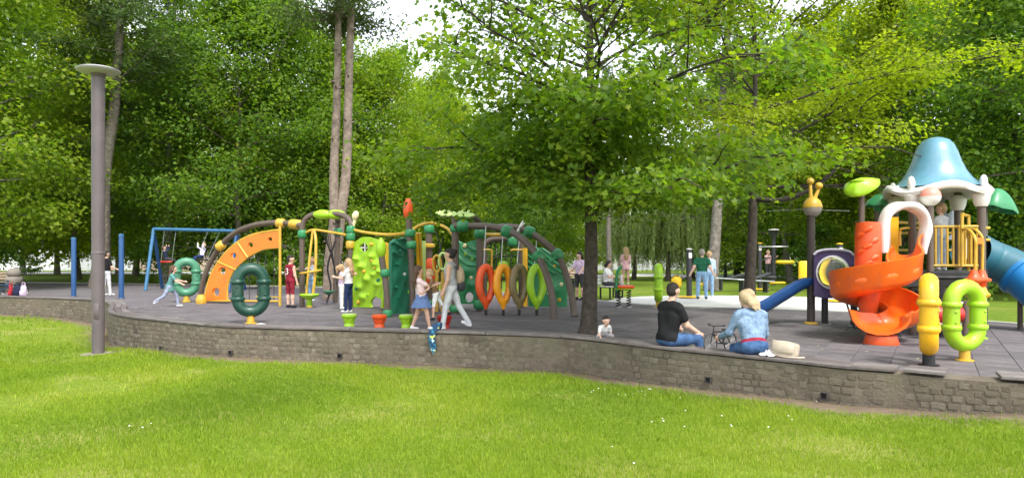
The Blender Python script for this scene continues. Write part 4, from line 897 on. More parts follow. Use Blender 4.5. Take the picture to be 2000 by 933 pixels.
# deck
b = MB(); n = Vector((0,0,1)); q = [p.copy() for p in CP]; ext = [tc+Vector(v) for v in ((-1.35,-.05,0),(-1.15,-.75,0))]
dk = MB(); dk.add([Vector((p.x,p.y,1.2)) for p in (CP[3],CP[0],CP[1],ext[0],ext[1])]+[Vector((p.x,p.y,1.12)) for p in (CP[3],CP[0],CP[1],ext[0],ext[1])], [(0,1,2,3,4),(9,8,7,6,5)]+[(i,i+5,(i+1)%5+5,(i+1)%5) for i in range(5)])
dk.build('deck', mat('deck_rubber', (.05,.05,.055), .8), TW_, 0)
b = MB(); b.tube([Vector((p.x,p.y,1.08)) for p in (CP[3],CP[0],CP[1],ext[0],ext[1])], .05, 4, closed=True); b.build('deck_beam', black_m, TW_)
def skirt(a, c, z0, z1, m, name='skirt', th=.03):
    d = (c-a); M = Matrix((d.normalized(), Vector((-d.y,d.x,0)).normalized(), Vector((0,0,1)))).transposed(); b = MB(); b.box((a+c)/2+Vector((0,0,(z0+z1)/2)), (d.length-.1, th, z1-z0), M); return b.build(name, m, TW_, 0)
skirt(ext[1], CP[3], .92, 1.17, black_m); skirt(CP[3], CP[0], .95, 1.17, black_m)
for p in ext: vpost(p, 0, 1.12, .06, black_m, 'leg')
vpost(tc+Vector((-.35,-.75,0)), 0, 1.0, .06, black_m, 'leg'); vpost(tc+Vector((-.05,.1,0)), 0, 1.1, .06, black_m, 'leg')
# railing on the near right side of the front
a = W(1815,0,13.55); c = Vector((CP[3].x-.06, CP[3].y, 0)); a.z = 0
for z in (2.03,1.30):
    b = MB(); b.tube([a+Vector((0,0,z)), c+Vector((0,0,z))], .028, 8); b.build('rail', tubyel, TW_)
for k in range(9):
    p = a.lerp(c, k/8*.97+.01); b = MB(); b.tube([p+Vector((0,0,1.22 if k in (0,8) else 1.3)), p+Vector((0,0,2.03))], .021, 6); b.build('rail_bar', tubyel, TW_)
for z in (2.0,1.78): 
    b = MB(); b.tube([Vector((c.x,c.y,z)), Vector((CP[3].x+.14,CP[3].y-.02,z))], .028, 8); b.build('rail_stub', tubyel, TW_)
# back rails
for z in (1.95,1.6):
    b = MB(); b.tube([CP[1]+Vector((0,0,z)), CP[0]+Vector((0,0,z))], .025, 8); b.build('rail', tubyel, TW_)
pipe('rail', TW_, [(1740,434,13.7),(1800,436,14.5)], .03, tubyel, 8); pipe('rail', TW_, [(1758,480,13.4),(1758,452,13.4),(1764,446,13.4),(1800,445,13.9)], .025, tubyel, 8)
# yellow and white side panels by the slide mouth
plate('side_panel', TW_, yellow, lambda u, v: (1737+17*u, 424+82*v), 3, 8, lambda px: 13.6, (), .04); plate('side_panel', TW_, whitep, lambda u, v: (1722+16*u, 424+70*v), 3, 8, lambda px: 13.45, (), .05)
# stair handrails with flower pegs
pipe('hand_hoop', TW_, [(1879,520,13.3),(1879,424,13.3),(1881,420,13.3),(1890,422,13.4),(1892,428,13.4),(1892,535,13.4)], .03, tubyel, 8, 4)
for dx, Y in ((0,12.7),(14,12.9)):
    pipe('handrail', TW_, [(1880+dx,447,13.3),(1892+dx,449,13.0),(1904+dx,464,Y),(1905+dx,490,Y),(1904+dx,530,Y)], .026, tubyel, 8)
plate('hand_plate', TW_, orange, lambda u, v: (1906+14*u, 464+12*v), 3, 3, lambda px: 12.7, (), .04)
for dx, Y in ((0,12.7),(15,12.85)):
    b = MB(); c = W(1902+dx, 545, Y); b.lathe([(.02,.17),(.05,.16),(.075,.09),(.10,.03),(.155,.0),(.155,-.025),(.09,-.05),(.07,-.13)][::-1], 14, c); b.build('flower_peg', redor, TW_)
    b = MB(); b.lathe([(.06,.02),(.06,-.02),(.10,-.12),(.14,-.16),(.135,-.19),(.075,-.24),(.05,-.38)][::-1], 14, c+Vector((0,0,-.11))); b.build('flower_peg', yellow, TW_)
    vpost(Vector((c.x,c.y,0)), 0, c.z-.3, .03, steel, 'peg_post'); b = MB(); b.lathe([(.1,0),(.1,.02),(.02,.05)], 10, (c.x,c.y,0)); b.build('foot', lime, TW_)
# climbing steps below deck
b = MB()
for k in range(3): b.box(W(1840,0,13.0+k*.25)*1+Vector((0,0,0)), (.01,.01,.01))
for k in range(3):
    p = W(1835, 500, 12.9+k*.22); s_ = MB(); s_.box((p.x, p.y, .25+k*.28), (.75,.24,.05), bev=.01); s_.build('step', mat('grey_tread', (.24,.22,.2), .8), TW_)
plate('lower_panel', TW_, mat('grey_panel', (.33,.31,.29), .7), lambda u, v: (1785+88*u, 562+46*v), 4, 3, lambda px: 13.9, (), .04)
b = MB(); b.lathe([(.12,-.3),(.14,-.2),(.14,.2),(.12,.3)], 14, W(1840,613,11.6), Euler((0,R(90),0)).to_matrix()); b.build('roller', red, TW_)
pipe('roller_bar', TW_, [(1790,590,11.6),(1925,592,11.6)], .022, steel, 8); vpost(W(1886,600,11.6), 0, .75, .05, post_m)
# leaf canopies on posts
def leafcap(px, py, Y, rx, rz_, m, ang, sag=.5):
    b = MB(); c = W(px, py, Y); nu, nv = 24, 7; vs = []; M = Euler((R(ang[0]),R(ang[1]),R(ang[2]))).to_matrix()
    for s_ in (0, .035):
        for i in range(nv+1):
            t = i/nv
            for j in range(nu):
                a = 2*math.pi*j/nu; r = t*(1+.02*math.cos(6*a)*t); lobe = 1+.22*math.cos(a); x = rx*r*math.cos(a)*lobe; y = rx*.72*r*math.sin(a)
                z = rz_*(1-sag*t*t*2)-s_+.012*math.cos(6*a)*t*t; vs.append(c+M @ Vector((x,y,z)))
    n1 = (nv+1)*nu; fs = [(i*nu+j, i*nu+(j+1)%nu, (i+1)*nu+(j+1)%nu, (i+1)*nu+j) for i in range(nv) for j in range(nu)]
    fs += [tuple(n1+k for k in reversed(f)) for f in fs]; o = nv*nu; fs += [(o+j, n1+o+j, n1+o+(j+1)%nu, o+(j+1)%nu)[::-1] for j in range(nu)]
    b.add(vs, fs); b.lathe([(.07,-.16),(.10,-.05),(.16,.12)], 12, c); return b.build('leaf_canopy', m, TW_, 60)
leafcap(1676,366,13.6,.33,.16,lime,(38,-20,-10)); vpost(W(1683,0,13.6), 0, 2.7, .055)
leafcap(1716,400,14.9,.33,.22,mgreen,(0,4,20)); vpost(W(1714,0,14.9), 0, 2.5, .06)
leafcap(1944,394,14.6,.40,.28,mgreen,(0,14,0),.7); vpost(W(1922,0,14.6), 0, 2.5, .065)
# ball under the roof
b = MB(); c = W(1817,384,13.2); 
for z0, z1, m_ in ((0,math.pi/2,0),(math.pi/2,math.pi,1)):
    b.mi = m_; b.lathe([(max(.18*math.sin(z0+(z1-z0)*k/7),.001), -.18*math.cos(z0+(z1-z0)*k/7)) for k in range(8)], 22, c)
b.build('ball_finial', [whitep, pinkb], TW_, 60); vpost(c, 1.2, 2.44, .06, post_m)
# windowed back panel
plate('window_panel', TW_, mat('grey_blue_panel', (.3,.33,.38), .5), lambda u, v: (1838+26*u, 378+90*v), 8, 24, lambda px: 14.7, [(1851,402,8,16),(1851,450,8,12)], .04)
# --- orange spiral slide
SC = Vector((6.40, 12.88, 0))     # axis of the spiral
b = MB(); b.lathe([(.10,.2),(.14,.45),(.215,.85),(.225,1.3),(.215,1.9),(.20,2.08),(.0,2.10)], 22, SC, fn=lambda i, a, r, z: (r*(1+.03*math.sin(3*a+z*6)), z)); b.build('slide_column', redor, TW_, 60)
for k in range(7):
    zz = 1.35+.1*k; a = R(-120+38*math.sin(k*2.1)); b = MB(); b.ell(SC+Vector((math.cos(a)*.21, math.sin(a)*.21, zz)), (.03,.10,.05), 10, 6, Euler((.5,0,a)).to_matrix()); b.build('column_relief', redor, TW_)
path = []; sides = []; profs = []
def uprof(w, hi, ho, th=.035, rim=.045):
    # inner wall at -w/2 (towards axis), outer wall at +w/2, rounded bottom
    pts = []; n = 9
    for k in range(n+1):
        t = math.pi+math.pi*k/n; x = w/2*math.cos(t); y = (w*.42)*(1+math.sin(t)); pts.append([x, y])
    pts[0][1] = max(hi, w*.42); pts[-1][1] = max(ho, w*.42)
    inner = [(x, y) for x, y in pts]
    outer = [(-w/2-rim, pts[0][1]), (-w/2-rim, pts[0][1]-.03)]+[(x*(1+2*th/w), y-th if 0 < i < n else y-.05) for i, (x, y) in enumerate(pts)]+[(w/2+rim, pts[-1][1]-.03), (w/2+rim, pts[-1][1])]
    return [(x, y) for x, y in inner[::-1]]+outer
HC = W(1709,500,12.7); HC.z = 0; NN = 76; a0 = R(2); tot = R(-448)
Rm = .48
for k in range(NN+1):
    t = k/NN; a = a0+tot*t; z = 1.17-.95*(t**.9); rr = Rm
    p = HC+Vector((math.cos(a)*rr, math.sin(a)*rr, z)); path.append(p); d = Vector((math.cos(a), math.sin(a), 0)); sides.append(-d)
    w = .46+.14*max(0,(t-.8)/.2); ho = .47 if t < .72 else .47-.22*(t-.72)/.28; hi = .19
    profs.append([(-x, y) for x, y in uprof(w, hi, ho)])
# straight mouth at the top (towards the deck) and run-out bowl at the foot
d0 = Vector((.98,.18,0)).normalized(); 
tan0 = (path[0]-path[1]).normalized()
head = [path[0]+tan0*(.22*q)+Vector((.04*q*q,0,.03*q)) for q in (3,2,1)]
path2 = head+path; sides2 = [sides[0]]*3+sides; profs2 = [profs[0]]*3+profs
dE = (path[-1]-path[-2]); angE = math.atan2(dE.y, dE.x); pE = path[-1].copy()
for q in range(1, 9):
    angE += R(9); d_ = Vector((math.cos(angE), math.sin(angE), 0)); pE = pE+d_*.07+Vector((0,0,-.010 if q < 4 else .002)); path2.append(pE.copy()); sides2.append(d_.cross(Vector((0,0,1)))); w = .62+.045*min(q,6); h = .27-.012*q; profs2.append([(-x, y) for x, y in uprof(w, h, h)])
b = MB(); b.sweep(profs2, path2, side=sides2, profclosed=True); sl_o = b.build('spiral_slide', plastic('slide_orange', (.80,.13,.008), .3), TW_, 70)
bm = bmesh.new(); bm.from_mesh(sl_o.data); bmesh.ops.recalc_face_normals(bm, faces=bm.faces); bm.to_mesh(sl_o.data); bm.free()
E = path2[-1]; b = MB(); b.lathe([(.26,0),(.28,.06),(.24,.2)], 18, (path2[-5].x, path2[-5].y, -.05)); b.build('slide_foot', redor, TW_)
for k in range(5):     # moulded relief on the outer wall
    t = .05+k*.085; a = a0+tot*t; z = 1.17-.95*t**.9+.22; p = HC+Vector((math.cos(a)*(Rm+.232), math.sin(a)*(Rm+.232), z)); b = MB()
    b.ell(p, (.03,.13,.085), 14, 8, Euler((0,0,a)).to_matrix() @ Euler((R(18),0,0)).to_matrix()); b.build('slide_relief', MATS['plastic_slide_orange'], TW_)
# white hood arch
hp = [(1722,492,12.9),(1724,450,12.9),(1730,422,12.95),(1745,406,13.0),(1765,402,13.05),(1786,405,13.1),(1802,420,13.15),(1808,445,13.15),(1803,470,13.15),(1797,495,13.15)]
cc = catmull([W(*p) for p in hp], 5); b = MB(); b.tube(cc, [.085+.012*math.sin(k*.55) for k in range(len(cc))], 12, ry=.17, up=(0,-1,0)); b.build('slide_hood', whitep, TW_, 70)
# --- purple bubble panel, snail post, blue slide
Yp = lambda px: 15.5
def pur(u, v):
    x = 1589+79*u; top = 488+8*(2*u-1)**4; return (x, top*(1-v)+(582-5*(2*u-1)**4)*v)
plate('bubble_panel', TW_, purple, pur, 40, 48, Yp, [(1625,532,31,31)], .07)
mg = bpy.data.materials.new('clear_bubble'); mg.use_nodes = True; pb = mg.node_tree.nodes['Principled BSDF']; pb.inputs['Transmission Weight'].default_value = .92; pb.inputs['Roughness'].default_value = .08; pb.inputs['IOR'].default_value = 1.08; pb.inputs['Base Color'].default_value = (.9,.93,.92,1); pb.inputs['Specular IOR Level'].default_value = .8
b = MB(); c = W(1625,532,15.5); b.lathe([(.345*math.cos(t), .22*math.sin(t)) for t in [k*math.pi/2/8 for k in range(9)]], 28, c, Matrix(((1,0,0),(0,0,-1),(0,1,0)))); b.build('bubble_window', mg, TW_, 70)
b = MB(); b.tube([c+Vector((.35*math.cos(t),-.04,.35*math.sin(t))) for t in [k*math.pi/16 for k in range(32)]], .02, 6, closed=True); b.build('bubble_rim', whitep, TW_)
pipe('panel_edge', TW_, [(1589,497,15.45),(1600,490,15.45),(1625,487,15.45),(1655,490,15.45),(1667,498,15.45)], .03, mat('lilac', (.45,.42,.5), .5), 8)
sp = GX(1584, 15.7); vpost(sp, 0, 2.4, .085, mat('snail_post', (.055,.042,.036), .5)); b = MB(); b.lathe([(.15,0),(.15,.03),(.09,.05)], 14, sp); b.build('post_foot', tubyel, TW_)
for px, Y in ((1611,15.6),(1668,15.2)): p = GX(px, Y); vpost(p, 0, .75 if px < 1650 else 1.3, .07, black_m, 'leg'); b = MB(); b.lathe([(.12,0),(.12,.02),(.075,.03)], 12, p); b.build('leg_foot', steel, TW_)
c = W(1587,405,15.7); b = MB(); b.mi = 0; b.lathe([(.001,-.21),(.08,-.2),(.15,-.15),(.19,-.07),(.2,.0)], 22, c); b.mi = 1; b.lathe([(.205,-.005),(.205,.03),(.17,.13),(.11,.19),(.07,.23),(.0,.25)], 22, c); b.build('snail_head', [mat('taupe', (.36,.31,.28), .5), tubyel], TW_, 60)
for dx, tx, tz in ((-.04,-.05,.52),(.04,.14,.42)):
    b = MB(); b.tube(catmull([c+Vector((dx,0,.18)), c+Vector(((dx+tx)/2,0,(.18+tz)/2)), c+Vector((tx,0,tz))], 4), [.05-.002*k for k in range(9)], 8); b.ell(c+Vector((tx,0,tz+.05)), (.085,.08,.08), 12, 8); b.build('snail_horn', tubyel, TW_)
sidev = Vector((.25,.97,0)).normalized(); bp_ = catmull([W(1592,560,15.9),W(1570,562,15.75),W(1535,583,15.5),W(1500,604,15.2),W(1480,612,15.0)], 5)
b = MB(); b.sweep([(x, y) for x, y in uprof(.46,.2,.2)], bp_, side=[sidev]*len(bp_)); so_ = b.build('blue_slide', bluep, TW_, 70); bm = bmesh.new(); bm.from_mesh(so_.data); bmesh.ops.recalc_face_normals(bm, faces=bm.faces); bm.to_mesh(so_.data); bm.free()
b = MB(); b.box((bp_[-4].x, bp_[-4].y, .12), (.14,.3,.3), bev=.02); b.build('slide_support', black_m, TW_)
# black climbing net down from the purple panel
for k in range(6):
    b = MB(); b.tube([GX(1640,15.4,1.0)+Vector((.06*k,-.1*k*.3,-.02)), GX(1668,14.6,.02)+Vector((.08*k,0,0))], .02, 6); b.build('net_rope', black_m, TW_)
for k in range(5):
    t = .12+.18*k; a_ = GX(1640,15.4,1.0).lerp(GX(1668,14.6,.02), t); b = MB(); b.tube([a_, a_+Vector((.36,-.1,0))], .018, 6); b.build('net_rung', black_m, TW_)
pipe('bridge_rail', TW_, [(1668,520,15.2),(1740,520,14.0)], .03, tubyel, 8); skirt(GX(1668,15.2), GX(1745,13.9), .93, 1.1, black_m, 'bridge_deck', .5)
# --- tube slide to the right
tp = catmull([W(1895,488,14.6),W(1930,505,14.9),(W(1985,530,14.6)),W(2050,580,14.0),W(2110,622,13.4)], 8); nt_ = len(tp); cut = int(nt_*.52)
b = MB(); b.tube(tp[:cut+1], [.40*(1+.018*(k % 2)) for k in range(cut+1)], 24, caps=False); b.build('slide_tube', tealb, TW_, 60)
b = MB(); b.tube(tp[cut:], [.415*(1+.018*(k % 2)) for k in range(nt_-cut)], 24, caps=False); b.build('slide_tube', skyb, TW_, 60)
M_ = (tp[cut+1]-tp[cut]).to_track_quat('Z','Y').to_matrix(); b = MB(); b.lathe([(.42,-.05),(.46,-.04),(.46,.04),(.42,.05)], 24, tp[cut], M_); b.build('tube_flange', skyb, TW_)
vpost(tp[cut], 0, tp[cut].z-.35, .05, post_m, 'tube_support')
plate('tube_mouth_panel', TW_, whitep, lambda u, v: (1880+16*u, 465+40*v), 4, 6, lambda px: 14.3, (), .04)
# ================================================================== people: one continuous skinned surface per body
def nets(F, o, h):
    s = F < 0; sl = [slice(0,-1), slice(1,None)]; cs = [(a,b,c) for a in (0,1) for b in (0,1) for c in (0,1)]
    cnt = sum(s[sl[a],sl[b],sl[c]].astype(np.int8) for a,b,c in cs); act = (cnt > 0) & (cnt < 8); I = np.argwhere(act); n = len(I)
    idx = -np.ones(act.shape, np.int64); idx[act] = np.arange(n); acc = np.zeros((n,3)); k = np.zeros(n)
    val = {c: F[I[:,0]+c[0], I[:,1]+c[1], I[:,2]+c[2]] for c in cs}
    for a in cs:
        for ax in range(3):
            if a[ax]: continue
            b = list(a); b[ax] = 1; b = tuple(b); fa, fb = val[a], val[b]; m = (fa < 0) != (fb < 0); t = np.where(m, fa/np.where(m, fa-fb, 1), 0)
            p = np.tile(np.array(a, float), (n,1)); p[:,ax] += t; acc[m] += p[m]; k[m] += 1
    V = (I+acc/k[:,None])*h+o; Q = []
    for ax in range(3):
        u, v = (ax+1) % 3, (ax+2) % 3; A = [slice(None)]*3; B = [slice(None)]*3; A[ax] = slice(0,-1); B[ax] = slice(1,None)
        d = s[tuple(A)].astype(np.int8)-s[tuple(B)].astype(np.int8); E = np.argwhere(d != 0); E = E[(E[:,u] > 0) & (E[:,v] > 0) & (E[:,u] < F.shape[u]-1) & (E[:,v] < F.shape[v]-1)]
        def cell(du, dv):
            c = E.copy(); c[:,u] -= du; c[:,v] -= dv; return idx[c[:,0],c[:,1],c[:,2]]
        q = np.stack([cell(1,1), cell(0,1), cell(0,0), cell(1,0)], 1); fl = d[E[:,0],E[:,1],E[:,2]] < 0; q[fl] = q[fl][:,::-1]; Q.append(q)
    return V, np.concatenate(Q)
def cap_d(P, a, b, ra, rb):
    ab = b-a; L2 = max(ab @ ab, 1e-9); t = np.clip(((P-a) @ ab)/L2, 0, 1); return np.linalg.norm(P-a-t[...,None]*ab, axis=-1)-(ra+(rb-ra)*t)
def blob(caps, h, kk=.03):
    """smooth union of tapered capsules -> V, F, nearest capsule per face"""
    A = np.array([c[0] for c in caps], float); B = np.array([c[1] for c in caps], float); ra = np.array([c[2] for c in caps]); rb = np.array([c[3] for c in caps])
    lo = np.minimum(A-ra[:,None], B-rb[:,None]).min(0)-3*h; hi = np.maximum(A+ra[:,None], B+rb[:,None]).max(0)+3*h; n = np.ceil((hi-lo)/h).astype(int)+1
    F = np.full(n, .2)
    for c in caps:
        a, b = np.array(c[0], float), np.array(c[1], float); k = c[5] if len(c) > 5 else kk; pad = max(c[2], c[3])+k+2*h
        i0 = np.maximum(np.floor((np.minimum(a,b)-pad-lo)/h).astype(int), 0); i1 = np.minimum(np.ceil((np.maximum(a,b)+pad-lo)/h).astype(int)+1, n)
        g = np.stack(np.meshgrid(*[lo[q]+h*np.arange(i0[q], i1[q]) for q in range(3)], indexing='ij'), -1); d = cap_d(g, a, b, c[2], c[3])
        sub = F[i0[0]:i1[0], i0[1]:i1[1], i0[2]:i1[2]]; e = np.maximum(k-np.abs(sub-d), 0)/k; sub[...] = np.minimum(sub, d)-e*e*k*.25
    V, Q = nets(F, lo, h); fc = V[Q].mean(1); D = np.stack([cap_d(fc, A[i], B[i], ra[i], rb[i]) for i in range(len(caps))], 1)
    return V, Q, D.argmin(1)
SKIN = [mat('skin_%d' % i, c, .55, var=.06, vscale=8, spec=.3) for i, c in enumerate([(.55,.33,.24),(.62,.39,.29),(.50,.29,.20)])]
HAIR = {k: mat('hair_'+k, c, .6, var=.3, vscale=60, bump=.6, bscale=120) for k, c in dict(brown=(.09,.05,.028), dark=(.02,.014,.011), blond=(.43,.32,.19), fair=(.42,.28,.15), grey=(.25,.22,.2)).items()}
EYE = mat('eye_dark', (.02,.015,.012), .3); LIP = mat('lips', (.45,.16,.13), .5)
def rotv(v, pitch, roll=0.0, yaw=0.0): return Euler((R(pitch), R(roll), R(yaw)), 'XYZ').to_matrix() @ Vector(v)
def person(name, label, loc, yaw, H, top, bot, shoe, hair, skin=0, sleeve='short', legs='long', pose=None, hairstyle='short', vox=.013, hs=1.0, skirt=None, shirt_hem=None, cat='person', z=0.0, group=None, girth=1.0, midm=None):
    p = dict(lean=0, thL=0, knL=0, thR=0, knR=0, abL=3, abR=3, arL=5, elL=12, aoL=8, arR=5, elR=12, aoR=8, aiL=0, aiR=0, head=0, turn=0, hip=None, ftL=0, ftR=0, twist=0); p.update(pose or {})
    k = H/1.75; g = girth; caps = []
    def C(a, b, ra, rb, tagn, kk=None): caps.append((tuple(Vector(a)*k), tuple(Vector(b)*k), ra*k, rb*k, tagn)+((kk*k,) if kk else (.03*k,)))
    hip = Vector((0,0,p['hip']/k if p['hip'] is not None else .91)); feet = []
    tl = lambda v: hip+rotv(v, -p['lean'], 0, p['twist'])       # torso frame; leaning forward (+y)
    bt = 'top'; 
    C(hip+Vector((-.07*g,0,0)), hip+Vector((.07*g,0,0)), .115*g, .115*g, 'torso'); C(hip+Vector((0,.0,.05)), tl((0,0,.14)), .13*g, .125*g, 'torso'); bt = 'torso'
    C(tl((-.06*g,.0,.13)), tl((-.095*g,0,.33)), .10*g, .11*g, bt); C(tl((.06*g,0,.13)), tl((.095*g,0,.33)), .10*g, .11*g, bt); C(tl((0,.02,.12)), tl((0,.03,.36)), .12*g, .12*g, bt)
    C(tl((-.13*g,-.01,.46)), tl((.13*g,-.01,.46)), .085*g, .085*g, bt); C(tl((-.07*g,-.02,.50)), tl((.07*g,-.02,.50)), .06, .06, bt); C(tl((0,-.01,.5)), tl((0,.0,.62)), .055, .05, 'skin')
    # head
    hd = tl((0,0,.60)); Mh = (Euler((R(-p['lean']*.35-p['head']),0,R(p['turn'])),'XYZ').to_matrix())
    hh = lambda v: hd+Mh @ (Vector(v)*hs)
    C(hh((0,-.01,.13)), hh((0,.015,.13)), .098*hs, .092*hs, 'skin'); C(hh((0,.03,.06)), hh((0,.045,.03)), .066*hs, .05*hs, 'skin'); C(hh((0,.10,.10)), hh((0,.115,.075)), .012*hs, .017*hs, 'skin', .012)
    for s_ in (-1,1):
        C(hh((s_*.098,-.005,.10)), hh((s_*.1,-.01,.125)), .016*hs, .02*hs, 'skin', .01); C(hh((s_*.036,.093,.118)), hh((s_*.036,.096,.118)), .011*hs, .011*hs, 'eye', .004)
    C(hh((-.02,.088,.045)), hh((.02,.088,.045)), .009*hs, .009*hs, 'lip', .006)
    # legs
    for s_, th, kn, ab, ft in ((-1,p['thL'],p['knL'],p['abL'],p['ftL']),(1,p['thR'],p['knR'],p['abR'],p['ftR'])):
        h0 = hip+Vector((s_*.088*g,0,-.02)); d1 = rotv((0,0,-1), th, 0, 0); d1 = Euler((0,0,0)).to_matrix() @ Vector((d1.x+s_*math.tan(R(ab)), d1.y, d1.z)).normalized()
        kne = h0+d1*.42; d2 = rotv((0,0,-1), th-kn); d2 = Vector((d2.x+s_*math.tan(R(ab))*.3, d2.y, d2.z)).normalized(); ank = kne+d2*.40
        lb = 'bot' if legs in ('long','short') else 'skin'
        C(h0, h0.lerp(kne,.55), .092*g, .08*g, 'bot' if legs != 'none' else 'skin'); C(h0.lerp(kne,.5), kne, .078*g, .06*g, 'bot' if legs in ('long','short') else 'skin')
        if legs == 'long': C(kne, ank, .064*g, .054*g, 'bot')
        else: C(kne, kne.lerp(ank,.35), .055, .056, 'skin'); C(kne.lerp(ank,.35), ank, .055, .036, 'skin')
        fd = Vector((0, math.cos(R(-ft)), math.sin(R(-ft)))); hl = ank+Vector((0,0,-.045)); C(ank, hl, .042, .045, 'shoe' if legs != 'long' else 'shoe'); C(hl+fd*-.03+Vector((0,0,-.005)), hl+fd*.15+Vector((0,0,-.01)), .042, .036, 'shoe', .02); feet.append((hl.z-.05)*k)
    # arms with five-fingered hands
    hands = []
    for s_, ar, el, ao, ai in ((-1,p['arL'],p['elL'],p['aoL'],p['aiL']),(1,p['arR'],p['elR'],p['aoR'],p['aiR'])):
        sh = tl((s_*.185*g,-.01,.455)); Mt = Euler((R(-p['lean']),0,R(p['twist'])),'XYZ').to_matrix()
        Ma = Euler((R(ar),0,0),'XYZ').to_matrix() @ Euler((0,R(-s_*ao),0),'XYZ').to_matrix(); d1 = Mt @ (Ma @ Vector((0,0,-1))); elb = sh+d1*.285
        d2 = Mt @ (Ma @ (Euler((0,0,R(s_*ai)),'XYZ').to_matrix() @ (Euler((R(el),0,0),'XYZ').to_matrix() @ Vector((0,0,-1))))); wr = elb+d2*.245
        if sleeve == 'long': C(sh, elb, .062*g, .052*g, 'top'); C(elb, wr.lerp(elb,.06), .052*g, .042*g, 'top')
        elif sleeve == 'short': C(sh, sh.lerp(elb,.55), .064*g, .066*g, 'top'); C(sh.lerp(elb,.4), elb, .048*g, .043*g, 'skin'); C(elb, wr, .043*g, .031*g, 'skin')
        else: C(sh, elb, .052*g, .042*g, 'skin'); C(elb, wr, .042*g, .031*g, 'skin')
        sdv = d2.cross(Vector((s_,0,.01))).normalized() if abs(d2.x) < .95 else d2.cross(Vector((0,0,1))).normalized(); pn = sdv.cross(d2).normalized()
        pe = wr+d2*.075; C(wr, pe, .03, .034, 'skin', .015)
        for q, fl in enumerate((.068,.078,.074,.058)):
            b0 = pe+sdv*((q-1.5)*.019); md = b0+d2*fl*.5; C(b0, md, .0095, .009, 'skin', .006); C(md, md+(d2*.8-pn*s_*.5)*fl*.5, .009, .0075, 'skin', .005)
        t0 = wr+d2*.025+sdv*.028; t1 = t0+(d2*.7+sdv*.7).normalized()*.035; C(t0, t1, .0115, .0105, 'skin', .008); C(t1, t1+d2*.028, .0105, .0085, 'skin', .005); hands.append(pe*k)
    V, Q, near = blob(caps, vox); order = ['skin','top','bot','shoe','eye','lip','torso','mid']; cm = np.array([order.index(c[4]) for c in caps]); mi = cm[near]
    fc = V[Q].mean(1)/k-np.array(hip); tu = np.array(rotv((0,0,1), -p['lean'], 0, p['twist'])); zt = fc @ tu; isT = mi == 6; wl = shirt_hem if shirt_hem is not None else .05
    thigh = (mi == 2) & (zt > wl) & (np.abs(fc[:,2]) < .2) & (legs != 'none'); mi = np.where(isT, np.where(zt > wl, 1, 2), mi)
    if midm is not None: mi = np.where(isT & (zt > wl-.05) & (zt <= wl), 6, mi)
    zmin = V[:,2].min() if p['hip'] is None else 0; V = V.copy(); V[:,2] -= zmin
    me = npmesh('body', V, Q, [SKIN[skin], top, bot, shoe, EYE, LIP, midm or top], True, mi); T = thing(name, label, cat, (loc[0], loc[1], loc[2]+z), group, R(yaw)); obj('body', me, T, True)
    # hair as its own piece
    hc = []; zo = Vector((0,0,-zmin))
    def HC_(a, b, ra, rb): hc.append((tuple(hh(a)*k+zo), tuple(hh(b)*k+zo), ra*hs*k, rb*hs*k, 'h'))
    if hairstyle == 'crew':
        HC_((0,-.02,.16), (0,.008,.165), .088, .082); HC_((0,-.035,.10), (0,-.028,.15), .08, .085)
        Vh, Qh, _ = blob(hc, vox, .03*k); obj('hair', npmesh('hair', Vh, Qh, HAIR[hair], True), T, True)
    elif hairstyle != 'none':
        HC_((0,-.022,.165), (0,.0,.172), .093, .088); HC_((0,-.045,.11), (0,-.03,.15), .088, .09)
        if hairstyle in ('long','pony','bob','shoulder'): HC_((-.05,-.05,.08), (-.05,-.02,.15), .065, .07); HC_((.05,-.05,.08), (.05,-.02,.15), .065, .07)
        if hairstyle == 'long':
            for x in (-.05,0,.05): HC_((x,-.07,.1), (x*1.1,-.10,-.12), .055, .05); HC_((x*1.1,-.10,-.12), (x*.8,-.10,-.26), .05, .025)
        if hairstyle == 'pony': HC_((0,-.12,.16), (0,-.16,.12), .045, .05); HC_((0,-.16,.12), (0,-.155,-.06), .05, .022)
        if hairstyle == 'shoulder':
            for x, l_ in ((-.06,-.07),(-.025,-.11),(.02,-.09),(.058,-.12)): HC_((x,-.085,.12), (x*1.15,-.105,.0), .042, .038); HC_((x*1.15,-.105,.0), (x*1.05,-.11,l_), .038, .014)
            HC_((0,-.10,.19), (0,-.13,.15), .05, .045)
        if hairstyle == 'bun': HC_((0,-.12,.17), (0,-.13,.18), .055, .055); HC_((-.05,-.04,.1), (.05,-.04,.1), .06, .06)
        if hairstyle == 'bob': HC_((-.06,-.06,.06), (.06,-.06,.06), .06, .06); HC_((0,-.09,.02), (0,-.08,.0), .07, .065)
        if hairstyle == 'cap': HC_((0,.02,.19),(0,.10,.16), .07, .05)
        Vh, Qh, _ = blob(hc, vox, .03*k); obj('hair', npmesh('hair', Vh, Qh, HAIR[hair], True), T, True)
    if skirt:
        m_, z0, r0, r1 = skirt; b = MB(); ring = 28; w = hip*k+zo
        b.lathe([(r0*k*1.0,.03*k),(r0*k*1.05,-.02*k),((r0*.6+r1*.4)*k,-.13*k),((r0*.25+r1*.75)*k,-.24*k),(r1*k,z0*k),(r1*k*.96,z0*k+.005)], ring, (w.x,w.y,w.z+.06*k), fn=lambda i, a, r, z: (r*(1+(.06*math.sin(7*a)+.03*math.sin(12*a+1))*i/5), z)); b.build('skirt', m_, T, local=True)
    T['_hands'] = 0; del T['_hands']
    return T, hands, hh, k, zmin, tl
